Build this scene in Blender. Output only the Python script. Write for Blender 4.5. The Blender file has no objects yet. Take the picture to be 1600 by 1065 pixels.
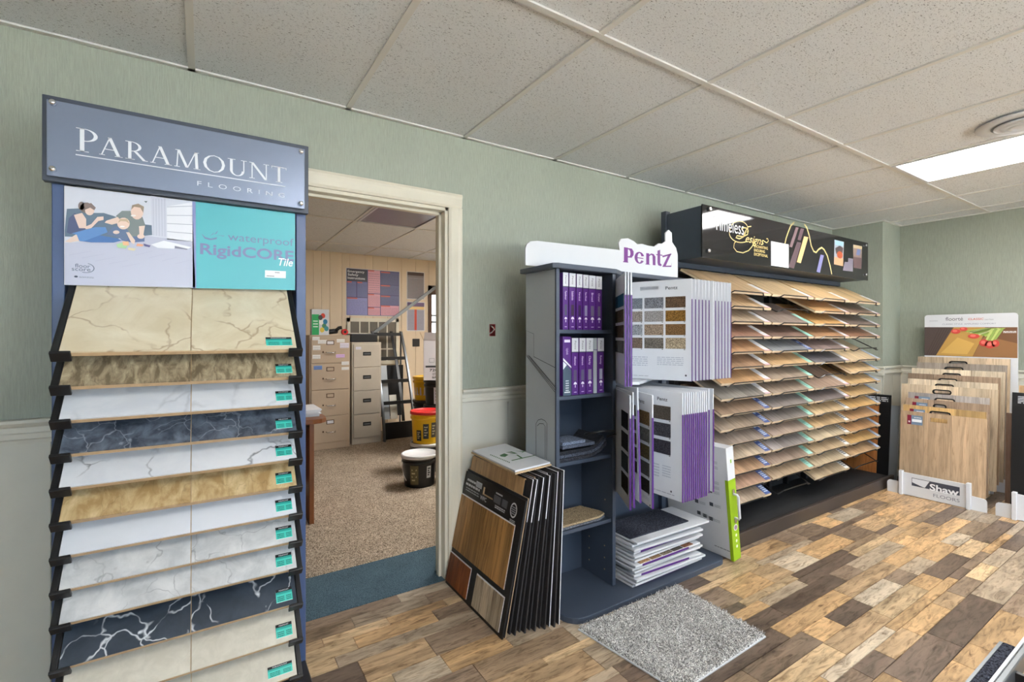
import bpy, math, random
from mathutils import Vector, Matrix
random.seed(7)
R = math.radians
SC = bpy.context.scene
COL = SC.collection
# ------------------------------------------------------------------ camera
F, HZ, YAW = 750.0, 523.8, R(32.71)
CAM = Vector((0, -2.3213, 1.29))
cd = bpy.data.cameras.new('camera'); cam = bpy.data.objects.new('camera', cd); COL.objects.link(cam)
cd.sensor_width = 36; cd.lens = F / 1600 * 36; cd.shift_y = -(532.5 - HZ) / 1600; cd.clip_start = .02
cam.location = CAM; cam.rotation_euler = (R(90), 0, -YAW)
SC.camera = cam
# ------------------------------------------------------------------ world, exposure
w = bpy.data.worlds.new('sky'); SC.world = w; w.use_nodes = True
bg = w.node_tree.nodes['Background']; bg.inputs[0].default_value = (.66, .83, 1, 1); bg.inputs[1].default_value = 5.5
sl_ = bpy.data.lights.new('sun_offscreen', 'SUN'); sl_.energy = 115; sl_.angle = R(1); sl_.color = (.98, .99, 1); so = bpy.data.objects.new('sun_offscreen', sl_); COL.objects.link(so); so.rotation_euler = (R(-38), 0, R(12))   # shines on the pavement outside, from behind the shop
vs = SC.view_settings; vs.view_transform = 'Standard'; vs.look = 'None'; vs.gamma = 1; vs.use_curve_mapping = False
vs.exposure = 0.68
LAMP = 18.0          # strength of a lit ceiling diffuser
# ------------------------------------------------------------------ pixel helpers
FW = Vector((math.sin(YAW), math.cos(YAW), 0)); RT = Vector((math.cos(YAW), -math.sin(YAW), 0))
def ray(u, v): return FW + RT * ((u - 800) / F) + Vector((0, 0, (HZ - v) / F))
def pY(u, v, Y): d = ray(u, v); return CAM + d * ((Y - CAM.y) / d.y)
def pX(u, v, X): d = ray(u, v); return CAM + d * ((X - CAM.x) / d.x)
def pZ(u, v, Z): d = ray(u, v); return CAM + d * ((Z - CAM.z) / d.z)
def proj(p):
    q = Vector(p) - CAM; z = q.dot(FW)
    if z < .05: return None
    return 800 + F * q.dot(RT) / z, HZ - F * q.z / z
def cv(x0, y0, s, Y):            # a crop's pixels to (X, Z) on a plane Y = const
    def f(x, y): p = pY(x0 + x / s, y0 + y / s, Y); return (p.x, p.z)
    return f
def cvx(x0, y0, s, X):           # the same on a plane X = const, as (-Y, Z)
    def f(x, y): p = pX(x0 + x / s, y0 + y / s, X); return (-p.y, p.z)
    return f
# ------------------------------------------------------------------ colours and materials
def lin(c): return tuple(((v / 255) / 12.92 if v / 255 <= .04045 else ((v / 255 + .055) / 1.055) ** 2.4) for v in c) + (1,)
MATS = {}
def mute(c, k=.18): m_ = sum(c) / 3; return tuple(v + (m_ - v) * k for v in c)
def newmat(name):
    m = bpy.data.materials.new(name); m.use_nodes = True
    nt = m.node_tree; b = nt.nodes['Principled BSDF']; MATS[name] = m
    return m, nt, b
def nd(nt, t, **k):
    n = nt.nodes.new(t)
    for a, v in k.items(): setattr(n, a, v)
    return n
def coords(nt, scale=(1, 1, 1), rnd=False, kind='Object', rot=(0, 0, 0)):
    tc = nd(nt, 'ShaderNodeTexCoord'); mp = nd(nt, 'ShaderNodeMapping')
    mp.inputs['Scale'].default_value = scale; mp.inputs['Rotation'].default_value = rot
    nt.links.new(tc.outputs[kind], mp.inputs[0])
    if rnd:
        oi = nd(nt, 'ShaderNodeObjectInfo'); mu = nd(nt, 'ShaderNodeMath', operation='MULTIPLY'); mu.inputs[1].default_value = 57
        nt.links.new(oi.outputs['Random'], mu.inputs[0]); nt.links.new(mu.outputs[0], mp.inputs['Location'])
    return mp.outputs[0]
def noise(nt, vec, scale, detail=4, rough=.6, dist=0):
    n = nd(nt, 'ShaderNodeTexNoise'); n.inputs['Scale'].default_value = scale; n.inputs['Detail'].default_value = detail
    n.inputs['Roughness'].default_value = rough; n.inputs['Distortion'].default_value = dist
    nt.links.new(vec, n.inputs['Vector']); return n.outputs['Fac']
def ramp(nt, fac, stops):
    r = nd(nt, 'ShaderNodeValToRGB'); e = r.color_ramp.elements
    while len(e) < len(stops): e.new(.5)
    for el, (p, c) in zip(e, stops): el.position = p; el.color = c if len(c) == 4 else lin(c)
    nt.links.new(fac, r.inputs[0]); return r.outputs[0]
def mix(nt, a, b, fac, mode='MULTIPLY'):
    m = nd(nt, 'ShaderNodeMixRGB', blend_type=mode)
    for i, v in ((0, fac), (1, a), (2, b)):
        if hasattr(v, 'is_linked'): nt.links.new(v, m.inputs[i])
        elif isinstance(v, (int, float)): m.inputs[i].default_value = v
        else: m.inputs[i].default_value = v if len(v) == 4 else lin(v)
    return m.outputs[0]
def bump(nt, b, h, strength=.3, dist=.01):
    bn = nd(nt, 'ShaderNodeBump'); bn.inputs['Strength'].default_value = strength; bn.inputs['Distance'].default_value = dist
    nt.links.new(h, bn.inputs['Height']); nt.links.new(bn.outputs[0], b.inputs['Normal'])
G = lambda v: (v, v, v, 1)
def M(name, c, rough=.5, metal=0, var=.06, sc=9, bmp=0, bsc=200, spec=.5, stretch=(1, 1, 1)):
    m, nt, b = newmat(name)
    vec = coords(nt, stretch, True)
    n = noise(nt, vec, sc)
    col = mix(nt, lin(c), ramp(nt, n, [(.25, G(1 - var * 1.6)), (.75, G(1 + var * .4))]), 1.0)
    nt.links.new(col, b.inputs['Base Color'])
    b.inputs['Roughness'].default_value = rough; b.inputs['Metallic'].default_value = metal
    b.inputs['Specular IOR Level'].default_value = spec
    if bmp: bump(nt, b, noise(nt, vec, bsc, 2), bmp, .004)
    return m
def wood(name, stretch, rough=.45, contrast=.5, seams=None, obj_color=True, base=(180, 140, 95), sc=3.5):
    m, nt, b = newmat(name)
    vec = coords(nt, stretch, True)
    g = noise(nt, vec, sc, 6, .65, 1.2)
    g2 = noise(nt, coords(nt, tuple(v * .35 for v in stretch), True), sc, 3, .5, .6)
    if obj_color:
        oi = nd(nt, 'ShaderNodeObjectInfo'); c0 = oi.outputs['Color']
    else: c0 = lin(base)
    col = mix(nt, c0, ramp(nt, g, [(.3, (1 - contrast, 1 - contrast * 1.1, 1 - contrast * 1.2, 1)), (.52, G(1)), (.8, G(1 + contrast * .35))]), 1.0)
    col = mix(nt, col, ramp(nt, g2, [(.3, G(1 - contrast * .55)), (.7, G(1.12))]), 1.0)
    nt.links.new(col, b.inputs['Base Color']); b.inputs['Roughness'].default_value = rough
    bump(nt, b, g, .12, .002)
    return m
def marble(name, base, c2, vein, vsc=3.0, width=.03, vstr=.7, cloud=2.2, rough=.32, stretch=(1, 1, 1), dist=.3, spread=(.4, .68), mask=(.4, .55)):
    m, nt, b = newmat(name)
    vec = coords(nt, stretch, True)
    cl = noise(nt, vec, cloud * 3, 7, .62, .5)
    col = ramp(nt, cl, [(spread[0], base), (spread[1], c2)])
    n1 = nd(nt, 'ShaderNodeTexNoise'); n1.inputs['Scale'].default_value = 5; n1.inputs['Detail'].default_value = 4; nt.links.new(vec, n1.inputs['Vector'])
    va = nd(nt, 'ShaderNodeVectorMath', operation='SCALE'); va.inputs['Scale'].default_value = dist; nt.links.new(n1.outputs['Color'], va.inputs[0])
    vb = nd(nt, 'ShaderNodeVectorMath', operation='ADD'); nt.links.new(vec, vb.inputs[0]); nt.links.new(va.outputs[0], vb.inputs[1])
    vo = nd(nt, 'ShaderNodeTexVoronoi', feature='DISTANCE_TO_EDGE'); vo.inputs['Scale'].default_value = vsc; nt.links.new(vb.outputs[0], vo.inputs['Vector'])
    vm = ramp(nt, vo.outputs['Distance'], [(0, G(1)), (width, G(0))])
    br = ramp(nt, noise(nt, vec, 7, 3), [(mask[0], G(0)), (mask[1], G(1))])
    fac = mix(nt, vm, br, 1.0); fac = mix(nt, fac, G(vstr), 1.0)
    col = mix(nt, col, lin(vein), fac, 'MIX')
    nt.links.new(col, b.inputs['Base Color']); b.inputs['Roughness'].default_value = rough
    return m
def carpet(name, ca, cb, sc=260, bs=.8, obj_color=False, bd=.006):
    m, nt, b = newmat(name)
    vec = coords(nt, (1, 1, 1), True)
    n = noise(nt, vec, sc, 2, .7); big = noise(nt, vec, 7, 3)
    if obj_color:
        oi = nd(nt, 'ShaderNodeObjectInfo')
        col = mix(nt, oi.outputs['Color'], ramp(nt, n, [(.36, G(.35)), (.62, G(1.35))]), 1.0)
    else: col = ramp(nt, n, [(.36, ca), (.62, cb)])
    col = mix(nt, col, ramp(nt, big, [(.3, G(.86)), (.7, G(1.06))]), 1.0)
    nt.links.new(col, b.inputs['Base Color']); b.inputs['Roughness'].default_value = .95; b.inputs['Specular IOR Level'].default_value = .1
    bump(nt, b, n, bs, bd)
    return m
# printed matter: colours come from the face colours of the print
m, nt, b = newmat('print'); at = nd(nt, 'ShaderNodeAttribute', attribute_name='Col'); nt.links.new(at.outputs['Color'], b.inputs['Base Color']); b.inputs['Roughness'].default_value = .4
m, nt, b = newmat('print_gloss'); at = nd(nt, 'ShaderNodeAttribute', attribute_name='Col'); nt.links.new(at.outputs['Color'], b.inputs['Base Color']); b.inputs['Roughness'].default_value = .12
# wallpaper: vertical string texture
m, nt, b = newmat('wallpaper')
vec = coords(nt, (1, 1, .08)); n = noise(nt, vec, 190, 4, .7); n2 = noise(nt, coords(nt, (1, 1, .6)), 2.2, 3)
col = mix(nt, (158, 164, 150), ramp(nt, n, [(.3, G(.84)), (.7, G(1.07))]), 1.0); col = mix(nt, col, ramp(nt, n2, [(.3, G(.94)), (.7, G(1.03))]), 1.0)
nt.links.new(col, b.inputs['Base Color']); b.inputs['Roughness'].default_value = .5; bump(nt, b, n, .55, .003)
# ceiling tile with fissures
m, nt, b = newmat('ceiling_tile')
vec = coords(nt, (1, 1.9, 1), True); n = noise(nt, vec, 120, 2, .7, .8); n2 = noise(nt, coords(nt, (1, 1, 1), True), 420, 1)
col = mix(nt, (231, 234, 236), ramp(nt, n, [(.345, G(.35)), (.40, G(1))]), 1.0); col = mix(nt, col, ramp(nt, n2, [(.3, G(.9)), (.6, G(1))]), 1.0)
nt.links.new(col, b.inputs['Base Color']); b.inputs['Roughness'].default_value = .9; b.inputs['Specular IOR Level'].default_value = .1
bump(nt, b, ramp(nt, n, [(.36, G(0)), (.43, G(1))]), .5, .004)
# lit diffuser
m, nt, b = newmat('lit_diffuser'); b.inputs['Base Color'].default_value = G(.9); b.inputs['Emission Color'].default_value = (1, .98, .95, 1); b.inputs['Emission Strength'].default_value = LAMP
n = noise(nt, coords(nt), 300, 1); bump(nt, b, n, .1, .001)
# window glass
m, nt, b = newmat('window_glass'); nt.nodes.remove(b)
out = nt.nodes['Material Output']; tr = nd(nt, 'ShaderNodeBsdfTransparent'); gl = nd(nt, 'ShaderNodeBsdfGlossy'); gl.inputs['Roughness'].default_value = .02; ms = nd(nt, 'ShaderNodeMixShader'); ms.inputs[0].default_value = .06
nt.links.new(tr.outputs[0], ms.inputs[1]); nt.links.new(gl.outputs[0], ms.inputs[2]); nt.links.new(ms.outputs[0], out.inputs[0])

M('tee', (220, 219, 214), .5, var=.02); M('void', (60, 60, 60), .9)
M('paint_cream', (214, 211, 198), .42, var=.03, bmp=.05, bsc=90); M('paint_door', (222, 215, 196), .35, var=.03)
M('paint_white', (225, 224, 220), .6); M('office_panel', (226, 206, 178), .55, var=.05, sc=3, stretch=(1, 1, .1))
M('charcoal', (60, 68, 82), .42, var=.04); M('charcoal_light', (122, 132, 152), .34, .55, var=.03); M('steelblue', (64, 84, 124), .35, var=.03)
M('black', (22, 23, 26), .4, var=.1); M('black_matte', (30, 31, 34), .75, var=.15, bmp=.15, bsc=60); M('black_wire', (18, 18, 20), .3); M('dark_brown', (62, 54, 50), .4)
M('gloss_black', (30, 30, 33), .06, var=.02)
M('white', (214, 216, 220), .35, var=.02); M('white_card', (212, 215, 221), .5, var=.03); M('grey_lam', (165, 172, 178), .38, var=.02); M('slate', (64, 74, 90), .45, var=.04)
M('chrome', (215, 215, 218), .2, 1.0, var=.02); M('metal_grey', (120, 124, 128), .35, .8)
M('purple', (84, 34, 124), .4, var=.04); M('green', (150, 186, 22), .4, var=.02); M('teal', (84, 190, 196), .4, var=.02)
M('cab_tan', (186, 165, 142), .42, var=.03, bmp=.05, bsc=300); M('cab_grey', (190, 180, 165), .42, var=.03, bmp=.05, bsc=300)
M('board_core', (196, 168, 132), .7, var=.12, sc=40); M('cardboard_white', (214, 210, 214), .7, var=.03); M('cardboard', (176, 140, 100), .8)
M('pail_black', (26, 26, 28), .28, var=.05); M('pail_yellow', (240, 188, 18), .35, var=.03); M('pail_white', (220, 220, 222), .4, var=.03); M('pail_red', (205, 36, 32), .35); M('pail_grey', (70, 70, 74), .4)
M('desk_wood', (134, 78, 40), .35, var=.2, sc=6, stretch=(1, 6, 1)); M('paper', (226, 226, 230), .7); M('edge_cream', (222, 200, 168), .6, var=.06, sc=30)
M('lens_grey', (142, 138, 152), .3, 0, var=.1, sc=2); M('copper', (150, 60, 60), .4); M('wire_white', (225, 220, 215), .4); M('brown_frame', (86, 58, 38), .5, var=.1)
M('window_bright', (235, 240, 245), .4)
wood('plank_floor', (2.6, 14, 1), .38, .72); wood('board_y', (20, 1.3, 1), .4, .42); wood('board_z', (1, 20, 1.3), .42, .38); wood('board_z_x', (20, 1, 1.3), .42, .45)
wood('board_hickory', (1, 16, 1.1), .4, .68); wood('board_dark_edge', (1, 16, 1), .6, .3, obj_color=False, base=(44, 42, 44))
carpet('carpet_tan', (84, 70, 56), (206, 188, 168), 150); carpet('carpet_blue', (52, 72, 84), (98, 122, 136), 240); carpet('rug', (96, 96, 98), (255, 254, 252), 190, .8, bd=.01)
carpet('swatch', 0, 0, 230, .6, True); carpet('carpet_dark', (16, 18, 26), (78, 82, 96), 220)
marble('t_cream', (214, 200, 170), (232, 222, 198), (158, 128, 92), 5.5, .035, .7); marble('t_tan', (112, 98, 76), (190, 176, 146), (70, 60, 48), 6, .02, .3, 5, stretch=(3, 1, 1))
marble('t_white', (216, 219, 224), (200, 205, 213), (130, 134, 142), 5, .06, .3); marble('t_slate', (52, 60, 72), (110, 120, 134), (186, 192, 200), 9, .02, .5, 6)
marble('t_calacatta', (217, 219, 223), (203, 206, 212), (56, 58, 66), 5.5, .04, .8, dist=.45, mask=(.48, .62)); marble('t_travertine', (168, 138, 92), (218, 196, 152), (110, 84, 52), 7, .02, .4, 4, stretch=(2, 1, 1))
marble('t_plain', (216, 219, 226), (209, 213, 220), (200, 204, 210), 2, .02, .2); marble('t_grey', (184, 186, 188), (216, 216, 216), (96, 98, 104), 8, .02, .5, 4)
marble('t_black', (46, 55, 66), (64, 74, 86), (224, 228, 232), 7, .028, .9, 3, dist=.3, mask=(.42, .52)); marble('t_beige', (198, 192, 178), (212, 206, 192), (184, 178, 164), 6, .01, .3, 8)
# ------------------------------------------------------------------ mesh builder
TXT = {}
def glyphs(s, bold=0, shear=0, space=1):
    k = (s, bold, shear, space)
    if k not in TXT:
        cu = bpy.data.curves.new('lettering', 'FONT'); cu.body = s; cu.offset = bold; cu.shear = shear; cu.space_character = space; cu.resolution_u = 3
        o = bpy.data.objects.new('lettering', cu); me = bpy.data.meshes.new_from_object(o)
        V = [(v.co.x, v.co.y) for v in me.vertices]; Fc = [tuple(p.vertices) for p in me.polygons]
        bpy.data.objects.remove(o); bpy.data.curves.remove(cu); bpy.data.meshes.remove(me)
        TXT[k] = V, Fc
    return TXT[k]
MAPS = {'Y': lambda s, t, l: (s, -l, t), 'X': lambda s, t, l: (-l, -s, t), 'Z': lambda s, t, l: (s, t, l)}
LAY = .0007
class MB:
    def __init__(s, plane='Y', base=0.0): s.V = []; s.F = []; s.C = []; s.m = MAPS[plane]; s.base = base
    def add(s, V, Fc, col=None):
        n = len(s.V); s.V += [tuple(v) for v in V]; s.F += [tuple(i + n for i in f) for f in Fc]; s.C += [col] * len(Fc); return s
    def box(s, x0, x1, y0, y1, z0, z1, col=None):
        if x0 > x1: x0, x1 = x1, x0
        if y0 > y1: y0, y1 = y1, y0
        if z0 > z1: z0, z1 = z1, z0
        return s.add([(x, y, z) for z in (z0, z1) for y in (y0, y1) for x in (x0, x1)], [(0, 2, 3, 1), (4, 5, 7, 6), (0, 1, 5, 4), (1, 3, 7, 5), (3, 2, 6, 7), (2, 0, 4, 6)], col)
    def hexa(s, P, col=None): return s.add(P, [(0, 3, 2, 1), (4, 5, 6, 7), (0, 1, 5, 4), (1, 2, 6, 5), (2, 3, 7, 6), (3, 0, 4, 7)], col)
    def prism(s, pts, f, a, b, col=None):      # pts 2D, f(p, q, depth)
        n = len(pts)
        V = [f(p, q, a) for p, q in pts] + [f(p, q, b) for p, q in pts]
        return s.add(V, [tuple(range(n))[::-1], tuple(range(n, 2 * n))] + [(i, (i + 1) % n, n + (i + 1) % n, n + i) for i in range(n)], col)
    def tube(s, P, r, n=6, closed=False, col=None):
        P = [Vector(p) for p in P]; V = []; Fc = []; k = len(P)
        for i, p in enumerate(P):
            a = P[(i - 1) % k] if closed or i else p; c = P[(i + 1) % k] if closed or i < k - 1 else p
            t = (c - a).normalized(); up = Vector((0, 0, 1)) if abs(t.z) < .9 else Vector((1, 0, 0))
            x = t.cross(up).normalized(); y = x.cross(t)
            V += [p + (x * math.cos(q * 2 * math.pi / n) + y * math.sin(q * 2 * math.pi / n)) * r for q in range(n)]
        for i in range(k if closed else k - 1):
            j = (i + 1) % k
            Fc += [(i * n + q, i * n + (q + 1) % n, j * n + (q + 1) % n, j * n + q) for q in range(n)]
        if not closed: Fc += [tuple(range(n))[::-1], tuple((k - 1) * n + q for q in range(n))]
        return s.add(V, Fc, col)
    def lathe(s, prof, n=28, c=(0, 0), col=None):
        V = []; Fc = []
        for r, z in prof: V += [(c[0] + r * math.cos(q * 2 * math.pi / n), c[1] + r * math.sin(q * 2 * math.pi / n), z) for q in range(n)]
        for i in range(len(prof) - 1): Fc += [(i * n + q, i * n + (q + 1) % n, (i + 1) * n + (q + 1) % n, (i + 1) * n + q) for q in range(n)]
        Fc += [tuple(range(n))[::-1], tuple((len(prof) - 1) * n + q for q in range(n))]
        return s.add(V, Fc, col)
    # flat drawing on the builder's plane
    def poly2(s, pts, col, l=1): return s.add([s.m(p, q, s.base + l * LAY) for p, q in pts], [tuple(range(len(pts)))], col)
    def rect2(s, a, b, c, d, col, l=1): return s.poly2([(a, b), (c, b), (c, d), (a, d)], col, l)
    def ell2(s, cx, cz, rx, rz, col, l=1, n=18): return s.poly2([(cx + rx * math.cos(q * 2 * math.pi / n), cz + rz * math.sin(q * 2 * math.pi / n)) for q in range(n)], col, l)
    def ring2(s, cx, cz, rx, rz, wx, wz, col, l=1, a0=0, a1=360, n=28):
        A = [R(a0 + (a1 - a0) * q / n) for q in range(n + 1)]
        o = [(cx + rx * math.cos(a), cz + rz * math.sin(a)) for a in A]; i = [(cx + (rx - wx) * math.cos(a), cz + (rz - wz) * math.sin(a)) for a in A]
        for q in range(n): s.poly2([o[q], o[q + 1], i[q + 1], i[q]], col, l)
        return s
    def line2(s, P, wd, col, l=1):
        P = [Vector(p) for p in P]; L = []; Rr = []
        for i, p in enumerate(P):
            t = (P[min(i + 1, len(P) - 1)] - P[max(i - 1, 0)]); t = t.normalized() if t.length else Vector((1, 0)); nn = Vector((-t.y, t.x)) * wd / 2
            L.append(tuple(p + nn)); Rr.append(tuple(p - nn))
        for i in range(len(P) - 1): s.poly2([Rr[i], Rr[i + 1], L[i + 1], L[i]], col, l)
        return s
    def text2(s, txt, a, b, h, col, l=1, wd=None, bold=0, shear=0, space=1, anchor='l', rot=0, asc=.72):
        V, Fc = glyphs(txt, bold, shear, space)
        if not V: return s
        x0 = min(v[0] for v in V); x1 = max(v[0] for v in V); k = h / asc; kx = wd / (x1 - x0) if wd else k
        W = (x1 - x0) * kx; sh = {'l': 0, 'c': -W / 2, 'r': -W}[anchor]; cr, sr = math.cos(rot), math.sin(rot)
        out = []
        for x, y in V:
            p = (x - x0) * kx + sh; q = y * k; out.append(s.m(a + p * cr - q * sr, b + p * sr + q * cr, s.base + l * LAY))
        return s.add(out, Fc, col)
    def greek(s, a, b, c, d, rows, col, l=1, fill=.45):     # lines of writing too small to read
        rnd = random.Random(int(abs(a * 977 + b * 131) * 1000)); dz = (d - b) / rows
        for i in range(rows):
            z = b + dz * i; x = a
            while x < c - .0005:
                wd = min((c - a) * rnd.uniform(.06, .22), c - x); s.rect2(x, z, x + wd, z + dz * fill, col, l); x += wd + (c - a) * .03
        return s
def plate(f, a0, a1, b0, b1, holes):       # a slab with rectangular openings; f(a0, a1, b0, b1) gives box arguments
    A = sorted({a0, a1} | {min(max(v, a0), a1) for h in holes for v in h[:2]}); Bb = sorted({b0, b1} | {min(max(v, b0), b1) for h in holes for v in h[2:]})
    mb = MB()
    for p, q in zip(A, A[1:]):
        run = None
        for r, s in zip(Bb, Bb[1:]):
            solid = not any(h[0] < (p + q) / 2 < h[1] and h[2] < (r + s) / 2 < h[3] for h in holes)
            if solid: run = (run[0], s) if run else (r, s)
            if run and (not solid or s == b1): mb.box(*f(p, q, *run)); run = None
    return mb
def obj(name, mb, mat, parent=None, loc=(0, 0, 0), rot=(0, 0, 0), bevel=0, smooth=False, color=None, world=False, kind=None, seg=2):
    me = bpy.data.meshes.new(name)
    V = mb.V
    if world and parent is not None: o_ = parent.location; V = [(x - o_.x, y - o_.y, z - o_.z) for x, y, z in V]
    me.from_pydata(V, [], mb.F)
    if any(c is not None for c in mb.C):
        ca = me.color_attributes.new('Col', 'FLOAT_COLOR', 'CORNER'); i = 0
        for p, c in zip(me.polygons, mb.C):
            cc = lin(c) if c else (1, 1, 1, 1)
            for _ in p.vertices: ca.data[i].color = cc; i += 1
    me.materials.append(MATS[mat] if isinstance(mat, str) else mat)
    if smooth:
        for p in me.polygons: p.use_smooth = len(p.vertices) < 5
    o = bpy.data.objects.new(name, me); COL.objects.link(o); o.location = loc; o.rotation_euler = rot; o.parent = parent
    if color: o.color = lin(color)
    if kind: o['kind'] = kind
    if bevel:
        bv = o.modifiers.new('bevel', 'BEVEL'); bv.width = bevel; bv.segments = seg; bv.limit_method = 'ANGLE'; bv.angle_limit = R(50)
    return o
def inst(src, parent, loc=(0, 0, 0), rot=(0, 0, 0), color=None, mat=None, name=None):
    o = src.copy(); COL.objects.link(o); o.parent = parent; o.location = loc; o.rotation_euler = rot
    if color: o.color = lin(color)
    if name: o.name = name
    if mat: o.material_slots[0].link = 'OBJECT'; o.material_slots[0].material = MATS[mat]
    return o
def tag(o, label, cat, group=None):
    o['label'] = label; o['category'] = cat
    if group: o['group'] = group
    return o
def thing(name, label, cat, loc=(0, 0, 0), rz=0, group=None, rot=None):
    o = bpy.data.objects.new(name, None); COL.objects.link(o); o.location = loc; o.rotation_euler = rot or (0, 0, rz); o.empty_display_size = .1
    return tag(o, label, cat, group)
def struct(name, mb=None, mat=None, **k):
    if mb is None: o = bpy.data.objects.new(name, None); COL.objects.link(o)
    else: o = obj(name, mb, mat, **k)
    o['kind'] = 'structure'; return o
B = lambda *a: MB().box(*a)
# ================================================================== THE ROOM
CEIL = 2.3515
XL, XR, YF = -3.2, 5.717, -5.6          # left wall, right wall, wall behind the camera
DX0, DX1, DH = .235, 1.088, 1.965       # doorway
CHX, CHY = 5.32, -.4255                 # boxed-in corner
# ---- floor with planks
floor = struct('floor', B(XL, XR, YF, 0, -.12, -.006), 'void')
PAL = [((204, 168, 124), 5), ((210, 182, 144), 4), ((196, 166, 130), 4), ((178, 160, 138), 3), ((146, 126, 107), 3), ((118, 101, 88), 3), ((198, 182, 160), 2), ((152, 130, 106), 2)]
PALW = [c for c, n in PAL for _ in range(n)]
cells = []; y = 0.0; last = 0
while y > YF:
    wd = random.choice([.045, .06, .075, .09, .12, .14]); wd = min(wd, y - YF) if y - wd < YF else wd
    x = XL - random.random() * .5
    while x < XR:
        ln = random.choice([.2, .28, .36, .45, .58])
        a, b2 = max(x, XL), min(x + ln, XR)
        if b2 - a > .03: cells.append((a, b2, y - wd, y))
        x += ln
    y -= wd
def inview(c):
    ps = [proj((x, y, 0)) for x in (c[0], (c[0] + c[1]) / 2, c[1]) for y in c[2:]]
    ps = [p for p in ps if p]
    if not any(-20 < p[0] < 1620 and -20 < p[1] < 1085 for p in ps): return 0
    return max(p[0] for p in ps) - min(p[0] for p in ps)
vis = sorted(((inview(c), c) for c in cells), reverse=True)
for i, (s, c) in enumerate(vis[:300]):
    if s <= 0: break
    cx, cy = (c[0] + c[1]) / 2, (c[2] + c[3]) / 2; hx, hy = (c[1] - c[0]) / 2 - .0006, (c[3] - c[2]) / 2 - .0006
    k = random.choice(PALW); j = random.uniform(.9, 1.08); k = tuple(min(250, v * j) for v in k)
    p = MB().hexa([(-hx, -hy, -.006), (hx, -hy, -.006), (hx, hy, -.006), (-hx, hy, -.006), (-hx + .001, -hy + .001, 0), (hx - .001, -hy + .001, 0), (hx - .001, hy - .001, 0), (-hx + .001, hy - .001, 0)])
    obj('plank', p, 'plank_floor', floor, (cx, cy, 0), color=k)
rest = [[] for _ in range(4)]
for i, (s, c) in enumerate(vis):
    if i >= 300 or s <= 0: rest[i % 4].append(c)
for q, (cells_, k) in enumerate(zip(rest, [(200, 154, 100), (176, 158, 134), (134, 112, 90), (208, 172, 124)])):
    mb = MB()
    for c in cells_: mb.box(c[0] + .0006, c[1] - .0006, c[2] + .0006, c[3] - .0006, -.006, 0)
    obj('more_planks', mb, 'plank_floor', floor, color=k, kind='stuff')
# office carpet
OX0, OX1, OY1, WT = -1.7, 3.6, 4.08, .12
struct('floor_office', B(OX0, OX1, .405, OY1, -.12, .004), 'carpet_tan')
struct('floor_carpet_strip', MB().box(DX0 - .02, DX1 + .02, 0, WT, -.12, .003).box(OX0, OX1, WT, .405, -.12, .003), 'carpet_blue')
# ---- walls
def wall(name, mb, mat='wallpaper', **k): return struct(name, mb, mat, **k)
EB = pY(769.5, 515.5, 0); E0, E1, EZ0, EZ1 = EB.x - .02, EB.x + .02, EB.z - .034, EB.z + .034      # hole of the open electrical box
wb = wall('wall_back', MB().box(XL, DX0, 0, WT, 0, CEIL + .2).box(DX1, E0, 0, WT, 0, CEIL + .2).box(E1, CHX, 0, WT, 0, CEIL + .2).box(E0, E1, 0, WT, 0, EZ0).box(E0, E1, 0, WT, EZ1, CEIL + .2).box(DX0, DX1, 0, WT, DH, CEIL + .2))
wc = wall('wall_corner_boxing', B(CHX, XR + .1, CHY, WT, 0, CEIL + .2))
wr = wall('wall_right', B(XR, XR + .12, YF, CHY, 0, CEIL + .2))
def panels(par, f, a, b, wd):           # wainscot boards below the rail; f(p0, p1) builds one
    n = max(1, round((b - a) / wd)); wd = (b - a) / n
    for i in range(n): obj('wainscot_panel', f(a + i * wd + .0012, a + (i + 1) * wd - .0012), 'paint_cream', par, bevel=.0015, seg=1)
PZ = .918
for a, b in ((XL, .155), (1.163, CHX)): panels(wb, lambda p, q: B(p, q, -.007, 0, 0, PZ), a, b, .305)
panels(wc, lambda p, q: B(CHX - .007, CHX, p, q, 0, PZ), CHY, 0, .2)
panels(wc, lambda p, q: B(p, q, CHY - .007, CHY, 0, PZ), CHX, XR, .2)
panels(wr, lambda p, q: B(XR - .007, XR, p, q, 0, PZ), YF, CHY, .1)
RAIL = [(0, .913), (.013, .915), (.015, .928), (.021, .933), (.021, .95), (.016, .954), (.016, .972), (.024, .978), (.032, .988), (.032, .998), (.028, 1.0), (0, 1.0)]
struct('trim_1', MB().prism(RAIL, lambda d, z, t: (t, -d, z), XL, .155).prism(RAIL, lambda d, z, t: (t, -d, z), 1.163, CHX), 'paint_cream')
struct('trim_2', MB().prism(RAIL, lambda d, z, t: (CHX - d, t, z), CHY - .02, 0).prism(RAIL, lambda d, z, t: (t, CHY - d, z), CHX - .02, XR), 'paint_cream')
struct('trim_3', MB().prism(RAIL, lambda d, z, t: (XR - d, t, z), YF, CHY), 'paint_cream')
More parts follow.
